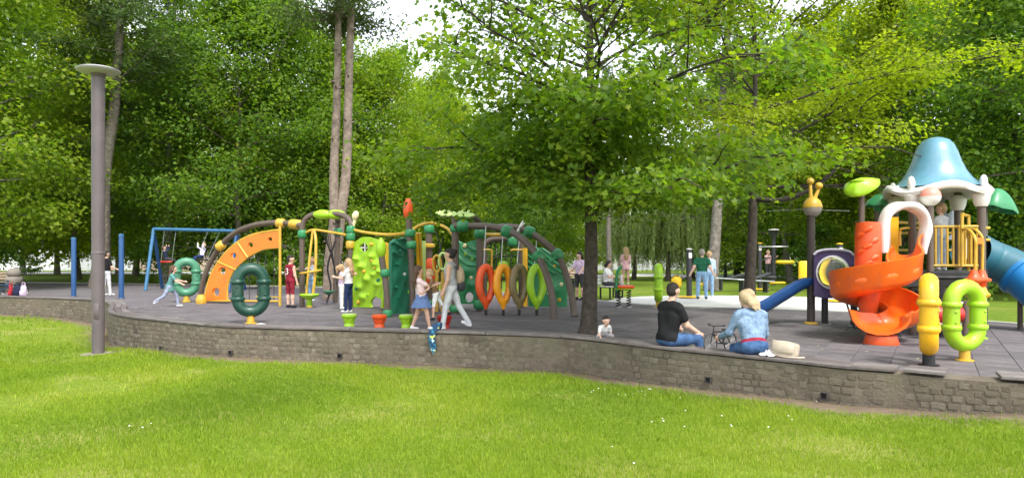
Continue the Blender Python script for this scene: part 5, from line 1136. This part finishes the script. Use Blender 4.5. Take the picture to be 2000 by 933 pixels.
black_c = cloth('black', (.018,.018,.02)); jeans = mat('denim_blue', (.035,.09,.22), .9, var=.35, vscale=9, bump=.3, bscale=40, col2=(.075,.16,.34)); navyj = cloth('navy_denim', (.02,.035,.09)); whitec = cloth('white', (.72,.71,.70)); greyc = cloth('grey', (.36,.36,.37)); pgrey = cloth('pale_grey', (.55,.56,.58))
denimj = mat('washed_denim', (.105,.175,.285), .9, var=.3, vscale=12, bump=.4, bscale=40, col2=(.24,.34,.47)); maroon = cloth('maroon', (.22,.02,.035)); tealc = cloth('teal', (.10,.25,.24)); lilac = cloth('lilac', (.55,.42,.55)); pinkc = cloth('pink', (.72,.42,.45)); peach = cloth('pale_pink', (.78,.58,.60)); bluesk = cloth('blue_skirt', (.11,.17,.33)); forest = cloth('forest_green', (.02,.11,.06)); tan = cloth('tan', (.42,.32,.22)); palej = mat('pale_denim', (.22,.36,.55), .9, var=.25, vscale=10, bump=.3, bscale=40); lightblue = cloth('light_blue', (.42,.52,.66)); greyblue = cloth('grey_blue', (.27,.30,.40)); dgrey = cloth('dark_grey', (.06,.06,.065)); redc = cloth('red_shirt', (.26,.025,.05)); shoew = cloth('shoe_white', (.68,.68,.68)); shoed = cloth('shoe_dark', (.03,.03,.035))
# seated adults on the wall
SEAT = .085
p_, T_, n_ = wall_at(s_of_px(1288)); MAN, mh, _, _, _, mtl = person('person', 'man in black t-shirt and blue jeans sitting on the wall', p_-n_*.20, -62, 1.80, black_c, jeans, shoed, 'dark', 1, hairstyle='crew', vox=.0105, girth=1.10, shirt_hem=-.05,
    pose=dict(hip=SEAT+.115, lean=9, thL=88, knL=80, thR=90, knR=72, abL=4, abR=20, arL=38, elL=38, aoL=6, arR=36, elR=34, aoR=2, head=10, turn=22))
p_, T_, n_ = wall_at(s_of_px(1461)); WOM, wh, _, _, _, _ = person('person', 'blond woman in washed denim jacket sitting on the wall beside a bag', p_-n_*.20, 4, 1.70, denimj, jeans, shoew, 'blond', 1, sleeve='long', hairstyle='shoulder', vox=.0105, girth=1.08, shirt_hem=.09, midm=redc,
    pose=dict(hip=SEAT+.115, lean=20, thL=82, knL=85, thR=82, knR=85, abL=6, abR=6, arL=34, elL=55, aoL=20, arR=30, elR=40, aoR=8, head=18, turn=28))
# the others: feet on the play surface
person('person', 'girl in teal top running beside the pale green ring', G(331,599), -70, 1.25, tealc, greyblue, shoew, 'brown', 1, hairstyle='long', hs=1.18, skirt=(tealc,-.2,.15,.19), pose=dict(lean=14, thL=38, knL=30, thR=-28, knR=30, arL=60, elL=30, arR=52, elR=25, ftL=0, ftR=-30, head=-6))
BOY = person('person', 'boy in maroon sleeveless kit with white number three', G(567,601), -32, 1.48, maroon, maroon, shoed, 'dark', 1, sleeve='none', legs='short', hs=1.1, pose=dict(arL=6, elL=12, arR=4, elR=10, head=8, turn=-42))
tx = bpy.data.curves.new('number', 'FONT'); tx.body = '3'; tx.size = .26; tx.extrude = .004; tx.align_x = 'CENTER'; tx.materials.append(whitec); _tmp = bpy.data.objects.new('n', tx); COL.objects.link(_tmp); bpy.context.view_layer.update(); nm = bpy.data.meshes.new_from_object(_tmp.evaluated_get(bpy.context.evaluated_depsgraph_get())); bpy.data.objects.remove(_tmp); to = bpy.data.objects.new('jersey_number', nm); COL.objects.link(to); to.parent = BOY[0]; to.location = (0,-.118,.97); to.rotation_euler = (R(90),0,0)
for s_ in (-1,1):
    b = MB(); b.tube([(s_*.135,-.01,.70),(s_*.14,0,.52)], .012, 6, ); b.build('shorts_stripe', whitec, BOY[0], local=True)
person('person', 'child in pale top and light jeans standing at the yellow spinner', GX(609,22.0), 150, 1.30, greyc, palej, shoew, 'fair', 1, sleeve='long', hs=1.15, z=.12, pose=dict(arL=60, elL=45, arR=62, elR=40, head=5))
person('person', 'girl in white t-shirt and navy jeans beside the lime wall', G(681,610), 75, 1.38, whitec, navyj, shoew, 'fair', 1, hairstyle='long', hs=1.12, pose=dict(arL=30, elL=70, arR=30, elR=70, thL=6, knL=6, head=8))
person('person', 'girl in lilac top and white trousers partly behind the navy jeans girl', G(667,603), -70, 1.22, lilac, whitec, shoew, 'fair', 1, hairstyle='pony', hs=1.15, pose=dict(arL=75, elL=40, arR=70, elR=45))
GIRL = person('person', 'girl in pink top and blue skirt carrying a small child', GX(824,14.25), -72, 1.27, peach, bluesk, shoew, 'brown', 0, hairstyle='long', legs='none', hs=1.14, skirt=(bluesk,-.33,.145,.29), pose=dict(lean=-10, thL=-14, knL=6, thR=16, knR=6, abL=6, abR=6, arL=52, elL=42, aoL=4, arR=50, elR=46, aoR=4, head=6, aiL=12, aiR=12))
person('person', 'small child in brown top held up by the girl in blue skirt', GX(851,14.28), 95, .98, cloth('brown', (.20,.12,.07)), whitec, shoed, 'fair', 0, hs=1.3, legs='short', z=.21, pose=dict(lean=18, thL=10, knL=8, thR=-32, knR=10, abL=4, abR=4, arL=45, elL=30, aoL=14, arR=45, elR=30, aoR=14, head=10))
WALK = person('person', 'woman in grey top and pale trousers walking left with backpack', GX(882,14.4), 82, 1.62, greyc, pgrey, shoew, 'dark', 0, sleeve='none', hairstyle='bun', pose=dict(lean=3, thL=15, knL=6, thR=-20, knR=12, ftR=-24, arL=8, elL=14, arR=-12, elR=22, head=4))
person('person', 'toddler in white t-shirt crouching behind the wall by the tree', GX(1176,12.58), 190, .82, whitec, greyc, shoew, 'dark', 1, hs=1.35, pose=dict(hip=.11, lean=50, thL=88, knL=95, thR=88, knR=95, abL=26, abR=26, arL=30, elL=40, aoL=16, arR=62, elR=60, aoR=10, head=-8, turn=12))
person('person', 'man in dark green polo and jeans with hands behind his back', GX(1371,25.2), -14, 1.72, forest, palej, shoed, 'grey', 1, girth=1.12, pose=dict(arL=-24, elL=30, arR=-24, elR=30, aiL=-30, aiR=-30, aoL=14, aoR=14, thL=2, thR=-2, abL=5, abR=5, head=-2), vox=.016)
person('person', 'person in light blue shirt standing just behind the man in green', GX(1385,26.2), -6, 1.66, lightblue, palej, shoew, 'fair', 1, sleeve='long', hairstyle='short', pose=dict(arL=10, elL=20, arR=14, elR=24), vox=.016)
person('person', 'dark haired woman in lilac top standing with a bicycle left of the near trunk', GX(1132,24.6), 140, 1.62, lilac, dgrey, shoed, 'dark', 1, hairstyle='long', pose=dict(arL=30, elL=30, arR=26, elR=36, head=14), vox=.016, legs='short')
person('person', 'person in white top sitting on the bench right of the near trunk', GX(1184,25.4), -118, 1.65, whitec, dgrey, shoed, 'dark', 1, hairstyle='bob', pose=dict(hip=.56, lean=6, thL=84, knL=82, thR=84, knR=80, arL=40, elL=50, arR=40, elR=55, head=16), vox=.016)
person('person', 'girl in pink dress standing on the green rocker', GX(1222,20.9), 8, 1.05, pinkc, pinkc, shoew, 'fair', 1, hairstyle='long', legs='none', hs=1.2, skirt=(pinkc,-.2,.14,.21), z=.66, pose=dict(arL=18, elL=40, arR=18, elR=40, abL=4, abR=4))
person('person', 'distant person in pink shirt and black trousers on a fitness machine', GX(1500,40), 200, 1.65, pinkc, dgrey, shoed, 'fair', 1, sleeve='long', pose=dict(arL=60, elL=60, arR=80, elR=70), vox=.02, z=.2)
person('person', 'fair haired boy in pale top standing on the tower deck', W(1838,0,13.85)*1-Vector((0,0,W(1838,0,13.85).z)), 20, 1.25, pgrey, lightblue, shoew, 'fair', 1, hs=1.15, z=1.2, pose=dict(arL=40, elL=30, arR=40, elR=30, turn=25))
person('person', 'person in black top and grey trousers beside the lamp post', GX(208,27.4), -30, 1.68, black_c, pgrey, shoew, 'dark', 1, pose=dict(arL=20, elL=50, arR=20, elR=50, thL=-4, thR=6), vox=.016)
def swinger(px, py, Y, yaw, top, bot, lab, hair): person('person', lab, W(px,py,Y)-Vector((0,0,0)), yaw, 1.1, top, bot, shoed if bot is dgrey else shoew, hair, 1, hs=1.2, sleeve='long', pose=dict(hip=.12, lean=-14, thL=86, knL=36, thR=84, knR=30, arL=110, elL=60, aoL=16, arR=110, elR=60, aoR=16), vox=.016)
swinger(325,510,31.2,-50, cloth('navy', (.03,.04,.07)), dgrey, 'child in dark jacket on the left swing seat', 'brown'); swinger(394,505,30.6,150, cloth('pale_lilac', (.62,.58,.68)), navyj, 'child in pale top on the right swing seat', 'fair')
# ================================================================== smaller things
def wall_top(px, back=.2): p, T, n = wall_at(s_of_px(px)); return p-n*back+Vector((0,0,.09)), T, n
# beige bag and white cloth on the wall
p, T, n = wall_top(1523, .19); BG = thing('handbag', 'beige soft handbag resting on the wall beside the woman', 'bag', p); beige = mat('beige_leather', (.46,.385,.30), .6, var=.1, vscale=10, bump=.3, bscale=25)
b = MB(); nU, nV = 24, 8; vs = []
for i in range(nV+1):
    t = i/nV; w = (.165+.03*t)*(1-.07*abs(2*t-1)**6); d = .085*(1-.35*t)*(1-.08*abs(2*t-1)**6)
    for j in range(nU):
        a = 2*math.pi*j/nU; c_, s_ = math.cos(a), math.sin(a); f = (abs(c_)**4+abs(s_)**4)**-.25; vs.append(T*(w*c_*f)+n*(d*s_*f)+Vector((0,0,(.2-.02*c_*t)*t+.008*math.sin(3*a)*t)))
b.add([q for q in vs], [(i*nU+j, i*nU+(j+1)%nU, (i+1)*nU+(j+1)%nU, (i+1)*nU+j) for i in range(nV) for j in range(nU)]+[tuple(range(nU-1,-1,-1)), tuple(nV*nU+j for j in range(nU))]); b.build('bag_body', beige, BG, local=True)
b = MB(); b.box(n*.075+Vector((0,0,.125)), (.3,.012,.13), Matrix((T, n, Vector((0,0,1)))).transposed() @ Euler((R(12),0,0)).to_matrix(), bev=.004); b.build('flap', beige, BG, local=True)
b = MB(); b.tube(catmull([-T*.05+Vector((0,0,.01))+n*.08, T*.06+n*.13+Vector((0,0,.012)), T*.2+n*.1+Vector((0,0,.012)), T*.27+n*.02+Vector((0,0,.014))], 6), .012, 6); b.build('strap', beige, BG, local=True)
p, T, n = wall_top(1493, .15); b = MB(); nn = 12; vs = []; r2 = random.Random(4)
for i in range(nn):
    for j in range(nn):
        u, v = i/(nn-1)-.5, j/(nn-1)-.5; vs.append(p+T*(u*.24)+n*(v*.2)+Vector((0,0,max(.004, .07*math.exp(-(u*u+v*v)*9)+r2.uniform(-.02,.025)))))
b.add(vs, [(i*nn+j, (i+1)*nn+j, (i+1)*nn+j+1, i*nn+j+1) for i in range(nn-1) for j in range(nn-1)]); tag(b.build('white_cloth', whitec, None, 60), 'crumpled white cloth on the wall between woman and bag', 'cloth')
# blue patterned garment hanging over the wall
p, T, n = wall_at(s_of_px(847)); gm_ = bpy.data.materials.new('patterned_cloth'); gm_.use_nodes = True; N = gm_.node_tree.nodes; L = gm_.node_tree.links; vo = N.new('ShaderNodeTexVoronoi'); vo.inputs['Scale'].default_value = 22; tcx = N.new('ShaderNodeTexCoord'); L.new(tcx.outputs['Object'], vo.inputs['Vector']); rp = N.new('ShaderNodeValToRGB'); rp.color_ramp.interpolation = 'CONSTANT'
for i, (q, c) in enumerate(((0,(.012,.045,.11)),(.45,(.03,.16,.26)),(.68,(.45,.6,.62)),(.8,(.02,.05,.1)),(.92,(.5,.55,.15)))):
    e = rp.color_ramp.elements[i] if i < 2 else rp.color_ramp.elements.new(q); e.position = q; e.color = (*c, 1)
sp_ = N.new('ShaderNodeSeparateColor'); L.new(vo.outputs['Color'], sp_.inputs[0]); L.new(sp_.outputs[0], rp.inputs[0]); L.new(rp.outputs[0], N['Principled BSDF'].inputs['Base Color']); N['Principled BSDF'].inputs['Roughness'].default_value = .9
b = MB(); pts = [p-n*.22+Vector((0,0,.12))+T*.05, p-n*.08+Vector((0,0,.13))+T*.02, p+n*.045+Vector((0,0,.085)), p+n*.055+Vector((0,0,-.08))-T*.02, p+n*.05+Vector((0,0,-.22))+T*.01, p+n*.045+Vector((0,0,-.33))+T*.015]
cc = catmull(pts, 5); b.tube(cc, [.10,.12,.12,.11,.10,.09,.085,.08,.078,.075,.072,.07,.075,.07,.068,.066,.07,.07,.068,.062,.058,.055,.05,.045,.03,.01][:len(cc)], 10, ry=.03, up=tuple(n)); tag(b.build('patterned_jacket', gm_, None, 60), 'blue patterned child\'s jacket hanging down over the wall face', 'jacket')
# white paper scrap near the dark ring
b = MB(); c = GX(509,15.1,.0); r2 = random.Random(2); b.lathe([(.10,0),(.115,.03),(.08,.065),(.0,.075)], 9, c, fn=lambda i, a, r, z: (r*(1+.25*math.sin(3*a+i)), z)); tag(b.build('paper_scrap', whitec), 'crumpled white paper by the foot of the dark green ring', 'litter')
# backpack on the walking woman (worn, still its own thing)
wl = Vector(WALK[0].location); bk = wl+Vector((.17,.06,1.02)); BP = thing('backpack', 'tan and black backpack on the walking woman', 'backpack', bk)
b = MB(); b.ell((0,0,.05), (.09,.14,.2), 14, 10); b.build('bag_body', tan, BP, local=True); b = MB(); b.ell((.02,0,-.13), (.09,.13,.12), 14, 10); b.build('lower_pocket', dgrey, BP, local=True)
for s_ in (-1,1): b = MB(); b.tube(catmull([(-.02,s_*.08,.2),(-.16,s_*.09,.26),(-.27,s_*.09,.12),(-.2,s_*.1,-.1),(-.05,s_*.09,-.14)],5), .014, 6); b.build('strap', dgrey, BP, local=True)
# small black bicycle standing by the wall between the two adults
def wheel(par, c, r, ax, tyre=black_m, rimm=steel, w=.018):
    M = Vector(ax).to_track_quat('Z','Y').to_matrix(); wv = MB(); wv.tube([Vector(c)+M @ Vector((r*math.cos(t), r*math.sin(t), 0)) for t in [k*math.pi/12 for k in range(24)]], w, 8, closed=True); o = wv.build('wheel', tyre, par, local=True)
    q = MB(); q.tube([Vector(c)+M @ Vector(((r-w*1.3)*math.cos(t), (r-w*1.3)*math.sin(t), 0)) for t in [k*math.pi/10 for k in range(20)]], w*.5, 6, closed=True)
    for k in range(6): a = k*math.pi/6; q.tube([Vector(c)+M @ Vector((r*.9*math.cos(a), r*.9*math.sin(a), 0)), Vector(c)-M @ Vector((r*.9*math.cos(a), r*.9*math.sin(a), 0))], w*.18, 4)
    q.build('rim', rimm, o, local=True)
def bicycle(lab, loc, rz, sc, m, tilt=0):
    t = thing('bicycle', lab, 'bicycle', loc, None, rz); t.rotation_euler = (R(tilt),0,rz); t.scale = (sc,)*3
    wheel(t, (-.5,0,.32), .32, (0,1,0)); wheel(t, (.5,0,.32), .32, (0,1,0)); b = MB()
    for a, c in (((-.5,0,.32),(-.1,0,.3)),((-.1,0,.3),(-.2,0,.72)),((-.1,0,.3),(.36,0,.66)),((-.2,0,.68),(.36,0,.72)),((-.5,0,.32),(-.2,0,.68))): b.tube([a,c], .02, 8)
    b.build('frame', m, t, local=True); b = MB(); b.tube([(.5,0,.32),(.36,0,.72),(.33,0,.9)], .02, 8); b.build('fork', m, t, local=True)
    b = MB(); b.tube(catmull([(.24,-.3,.93),(.34,-.22,.93),(.33,0,.9),(.34,.22,.93),(.24,.3,.93)],4), .016, 8); b.build('handlebar', black_m, t, local=True)
    for s_ in (-1,1): b = MB(); b.tube([(.25,s_*.29,.93),(.16,s_*.31,.935)], .026, 8); b.build('grip', black_m, t, local=True)
    b = MB(); b.box((-.22,0,.76), (.24,.13,.05), bev=.02, taper=.8); b.build('saddle', black_m, t, local=True); b = MB(); b.tube([(-.1,-.14,.3),(-.1,.14,.3)], .02, 6); b.box((-.1,.15,.3),(.09,.06,.02)); b.box((-.1,-.15,.3),(.09,.06,.02)); b.build('pedals', black_m, t, local=True); return t
bicycle('small black child bicycle standing between the two seated adults', GX(1407,10.95), R(215), .46, black_m)
bicycle('bicycle held by the dark haired woman left of the trunk', GX(1120,25.0), R(75), .95, dgrey)
# far-left pushchair and bags
ST = thing('pushchair', 'beige hooded pushchair parked beyond the wall at far left', 'pushchair', GX(27,27.6)); beigec = cloth('taupe', (.2,.175,.15))
b = MB(); b.ell((0,0,.86), (.23,.27,.2), 16, 8); b.build('hood', beigec, ST, local=True); b = MB(); b.box((0,.0,.55), (.4,.5,.34), bev=.06, taper=1.1); b.build('seat_tub', beigec, ST, local=True)
for x, y, r in ((-.25,-.3,.11),(.25,-.3,.11),(-.25,.32,.14),(.25,.32,.14)): wheel(ST, (x,y,r), r, (1,0,0))
for s_ in (-1,1): b = MB(); b.tube([(s_*.25,-.3,.12),(s_*.23,.1,.5),(s_*.24,.42,1.05)], .016, 6); b.tube([(s_*.25,.32,.14),(s_*.22,-.1,.5)], .016, 6); b.build('frame_tube', black_m, ST, local=True)
b = MB(); b.tube([(-.24,.42,1.05),(.24,.42,1.05)], .02, 6); b.build('push_handle', black_m, ST, local=True)
for px, m, lab, w in ((34,cloth('navy_bag', (.02,.025,.05)),'navy backpack leaning on the pushchair',.30),(46,lilac,'lilac bag right of the pushchair',.24),(21,cloth('red_bag', (.35,.03,.04)),'red bag standing before the pushchair',.13)):
    t = thing('bag', lab, 'bag', GX(px,26.6), 'bags beside the pushchair'); b = MB(); b.box((0,0,.22), (w,.2,.44), bev=.06, taper=.8); b.build('bag_body', m, t, local=True); b = MB(); b.tube(catmull([(-.06,0,.43),(-.04,0,.52),(.04,0,.52),(.06,0,.43)],4), .012, 6); b.build('handle', m, t, local=True); b = MB(); b.box((0,-.105,.14),(w*.7,.03,.18), bev=.012); b.build('pocket', m, t, local=True)
bicycle('blue framed bicycle at the far left edge behind the wall', GX(3,27.0), R(15), .62, bluepaint)
# benches
slatw = mat('bench_slat', (.30,.22,.16), .7, var=.2)
def bench(lab, loc, rz, m=slatw, back=True):
    t = thing('park_bench', lab, 'bench', loc, 'park benches', rz)
    for k in range(4): b = MB(); b.box((0,-.18+k*.12,.44), (1.6,.10,.035), bev=.008); b.build('seat_slat', m, t, local=True)
    if back:
        for k in range(3): b = MB(); b.box((0,.26+k*.02,.56+k*.12), (1.6,.03,.10), Euler((R(-10),0,0)), bev=.008); b.build('back_slat', m, t, local=True)
    for s_ in (-1,1): b = MB(); b.box((s_*.65,-.15,.21), (.05,.05,.42)); b.box((s_*.65,.2,.21), (.05,.05,.42)); b.box((s_*.65,.02,.41), (.05,.42,.03)); b.build('leg', black_m, t, local=True)
bench('pale slatted bench under the person in white right of the near trunk', GX(1196,25.6), R(62), mat('pale_slat', (.5,.5,.48), .6))
bench('low bench far behind the near trunk left side', GX(1098,36), R(10)); bench('dark bench on the grass under the left trees', GX(-10,30), R(30))
# green rocker under the girl in pink
RK = thing('rocker', 'green framed rocker with orange seat on black springs', 'rocker', GX(1218,20.9))
b = MB(); b.box((.06,0,.6), (.5,.34,.09), bev=.04); b.build('seat', redor, RK, local=True); b = MB(); b.lathe([(.2,.50),(.26,.53),(.26,.555),(.0,.556)], 16); b.build('seat_plate', lime, RK, local=True)
b = MB(); b.tube(catmull([(-.19,0,.45),(-.21,0,.8),(-.17,0,1.05),(-.08,0,1.17),(.02,0,1.1),(.0,0,1.0)],6), .045, 10); b.build('hoop', mgreen, RK, local=True)
b = MB(); b.box((-.08,0,.8), (.06,.3,.34), bev=.03); b.build('shield', whitep, RK, local=True)
for s_ in (-1,1):
    b = MB(); b.tube([(s_*.15+.06*math.cos(t), .06*math.sin(t), .02+t*.012) for t in [k*.5 for k in range(80)]], .016, 6); b.build('spring', black_m, RK, local=True); b = MB(); b.lathe([(.1,0),(.1,.03),(.0,.031)], 12, (s_*.15,0,0)); b.build('spring_foot', steel, RK, local=True)
# fitness machines on the plaza
fity = mat('machine_yellow', (.78,.5,.02), .45); fitd = mat('machine_grey', (.035,.037,.042), .5)
def machine(lab, loc, rz, h, arms):
    t = thing('fitness_machine', lab, 'fitness machine', loc, 'outdoor fitness machines', rz)
    b = MB(); b.lathe([(.10,.03),(.10,h-.1),(.085,h)], 16); b.build('post', fitd, t, local=True); b = MB(); b.lathe([(.11,h),(.11,h+.03),(.0,h+.05)], 16); b.build('post_cap', whitep if h < 1.9 else fity, t, local=True)
    b = MB(); b.lathe([(.42,0),(.42,.02),(.38,.04),(.1,.045)], 20); b.build('base_disc', fity, t, local=True)
    for k, (x, y, z, sx, sy, sz, m) in enumerate(arms): b = MB(); b.box((x,y,z), (sx,sy,sz), bev=min(sx,sy,sz)*.35); b.build(['seat','backrest','foot_plate','arm','handle'][k % 5], m, t, local=True)
    b = MB(); b.tube([(0,0,h*.62),(.5,0,h*.7)], .03, 8); b.tube([(0,0,h*.45),(-.5,0,h*.35)], .035, 8); b.build('lever', fitd, t, local=True)
    b = MB(); b.box((0,-.1,h-.22), (.12,.02,.2)); b.build('info_plate', whitep, t, local=True)
machine('black post fitness machine with yellow seats left of the couple', GX(1346,26.4), R(10), 1.75, [(.45,0,.48,.42,.36,.08,fity),(.62,0,.85,.1,.4,.5,fity),(-.5,0,.55,.36,.36,.5,fity),(0,.3,.7,.08,.5,.06,fitd),(.3,-.2,.9,.06,.06,.3,fitd)])
machine('fitness machine with white plate beside the person in pink', GX(1484,33), R(-8), 2.1, [(.5,0,.55,.5,.3,.12,fitd),(-.35,0,1.0,.14,.3,1.0,fity),(.8,.1,.3,.7,.3,.1,fity),(.6,0,1.95,1.3,.35,.05,steel),(1.1,0,1.25,.8,.3,.16,fity)])
machine('fitness machine with yellow round pads behind the purple panel', GX(1640,24), R(0), 1.9, [(-1.1,0,.98,.55,.12,.72,fity),(.02,-.12,.95,.24,.1,.5,fity),(.1,0,.55,.5,.4,.08,fity),(-.5,0,1.0,.9,.05,.05,fitd),(.3,0,.3,.3,.3,.06,fity)])
def table_(lab, loc, rz):
    t = thing('exercise_bench', lab, 'bench', loc, 'flat exercise benches', rz); b = MB(); b.box((0,0,.5), (1.7,.45,.05), Euler((0,R(3),0)), bev=.015); b.build('board', mat('grey_board', (.4,.42,.44), .5), t, local=True)
    for s_ in (-1,1): b = MB(); b.box((s_*.55,0,.24), (.07,.35,.48)); b.build('leg', fitd, t, local=True)
    b = MB(); b.box((.3,0,.68), (.9,.4,.05), Euler((0,R(-16),0)), bev=.015); b.build('raised_pad', fitd, t, local=True)
table_('flat grey exercise bench left of the airy tree trunk', GX(1432,32), 0); table_('dark exercise bench half behind the airy tree trunk', GX(1472,30), R(12))
# far lamp posts
def far_lamp(lab, px, Y, h):
    t = thing('park_lamp', lab, 'lamp post', GX(px, Y), 'dark lamp posts behind the playground'); b = MB(); b.lathe([(.12,0),(.11,h)], 14); b.build('pole', fitd, t, local=True)
    b = MB(); b.lathe([(.12,h-.5),(.2,h-.1),(.27,h)], 16); b.build('lantern', fitd, t, local=True); b = MB(); b.lathe([(.28,h+.001),(.28,h+.05),(.0,h+.08)], 16); b.build('cap', whitep, t, local=True)
far_lamp('dark lamp post with pale cap behind the airy tree', 1511, 38, 2.9); far_lamp('dark lamp post further right behind the purple panel', 1617, 42, 2.6); far_lamp('thin lamp post in shade right of the leaning pine', 1417, 52, 2.7)
# tree guard / cable between trees
b = MB(); b.tube([W(1490,412,18.2), W(1568,409,18.0), W(1660,412,17.6)], .008, 5); tag(b.build('cable', steel), 'thin cable strung behind the snail post', 'cable')
# far fences and building at the left, fence in the middle
wf = mat('white_fence', (.8,.8,.8), .7, var=.08, vscale=1.0); gf = mat('grey_fence', (.42,.43,.42), .8, var=.1)
def fence(lab, a, c, h, n, m):
    t = thing('panel_fence', lab, 'fence', a); d = (c-a)/n
    for k in range(n):
        b = MB(); M = Matrix((d.normalized(), Vector((-d.y,d.x,0)).normalized(), Vector((0,0,1)))).transposed(); b.box(d*(k+.5)+Vector((0,0,h/2)), (d.length-.12, .06, h-.1), M); b.build('panel', m, t, local=True, smooth=0)
        b = MB(); b.box(d*k+Vector((0,0,h/2)), (.14,.14,h+.1), M); b.build('fence_post', m, t, local=True, smooth=0)
fence('long white panel fence beyond the left road', GX(-160,79), GX(262,79), 2.7, 14, wf); fence('grey panel fence behind the willows', GX(1060,82), GX(1440,82), 2.1, 14, gf)
BD = thing('building', 'low pinkish building with grey roof seen between trunks at the left', 'building', GX(345,84)); pk = mat('pink_render', (.55,.42,.36), .9)
b = MB(); b.box((0,0,1.8), (9.6,5,3.6)); b.build('wall', pk, BD, local=True, smooth=0); b = MB(); b.prism([(-5.1,3.6),(5.1,3.6),(4.5,4.6),(-4.5,4.6)], (1,0,0), (0,0,1), (0,0,0), 5.6); b.build('roof', mat('roof_grey', (.3,.29,.28), .8), BD, local=True, smooth=0)
for k in range(4):
    b = MB(); b.box((-3.6+k*2.4,-2.52,1.9), (1.3,.1,1.4)); w_ = b.build('window', mat('window_frame', (.6,.58,.55), .6), BD, local=True, smooth=0); b = MB(); b.box((-3.6+k*2.4,-2.58,1.9), (1.05,.04,1.15)); b.build('pane', mat('dark_glass', (.06,.07,.08), .15), w_, local=True, smooth=0)
fence('pale board fence behind the orange arch', GX(455,80), GX(760,83), 2.3, 10, wf)
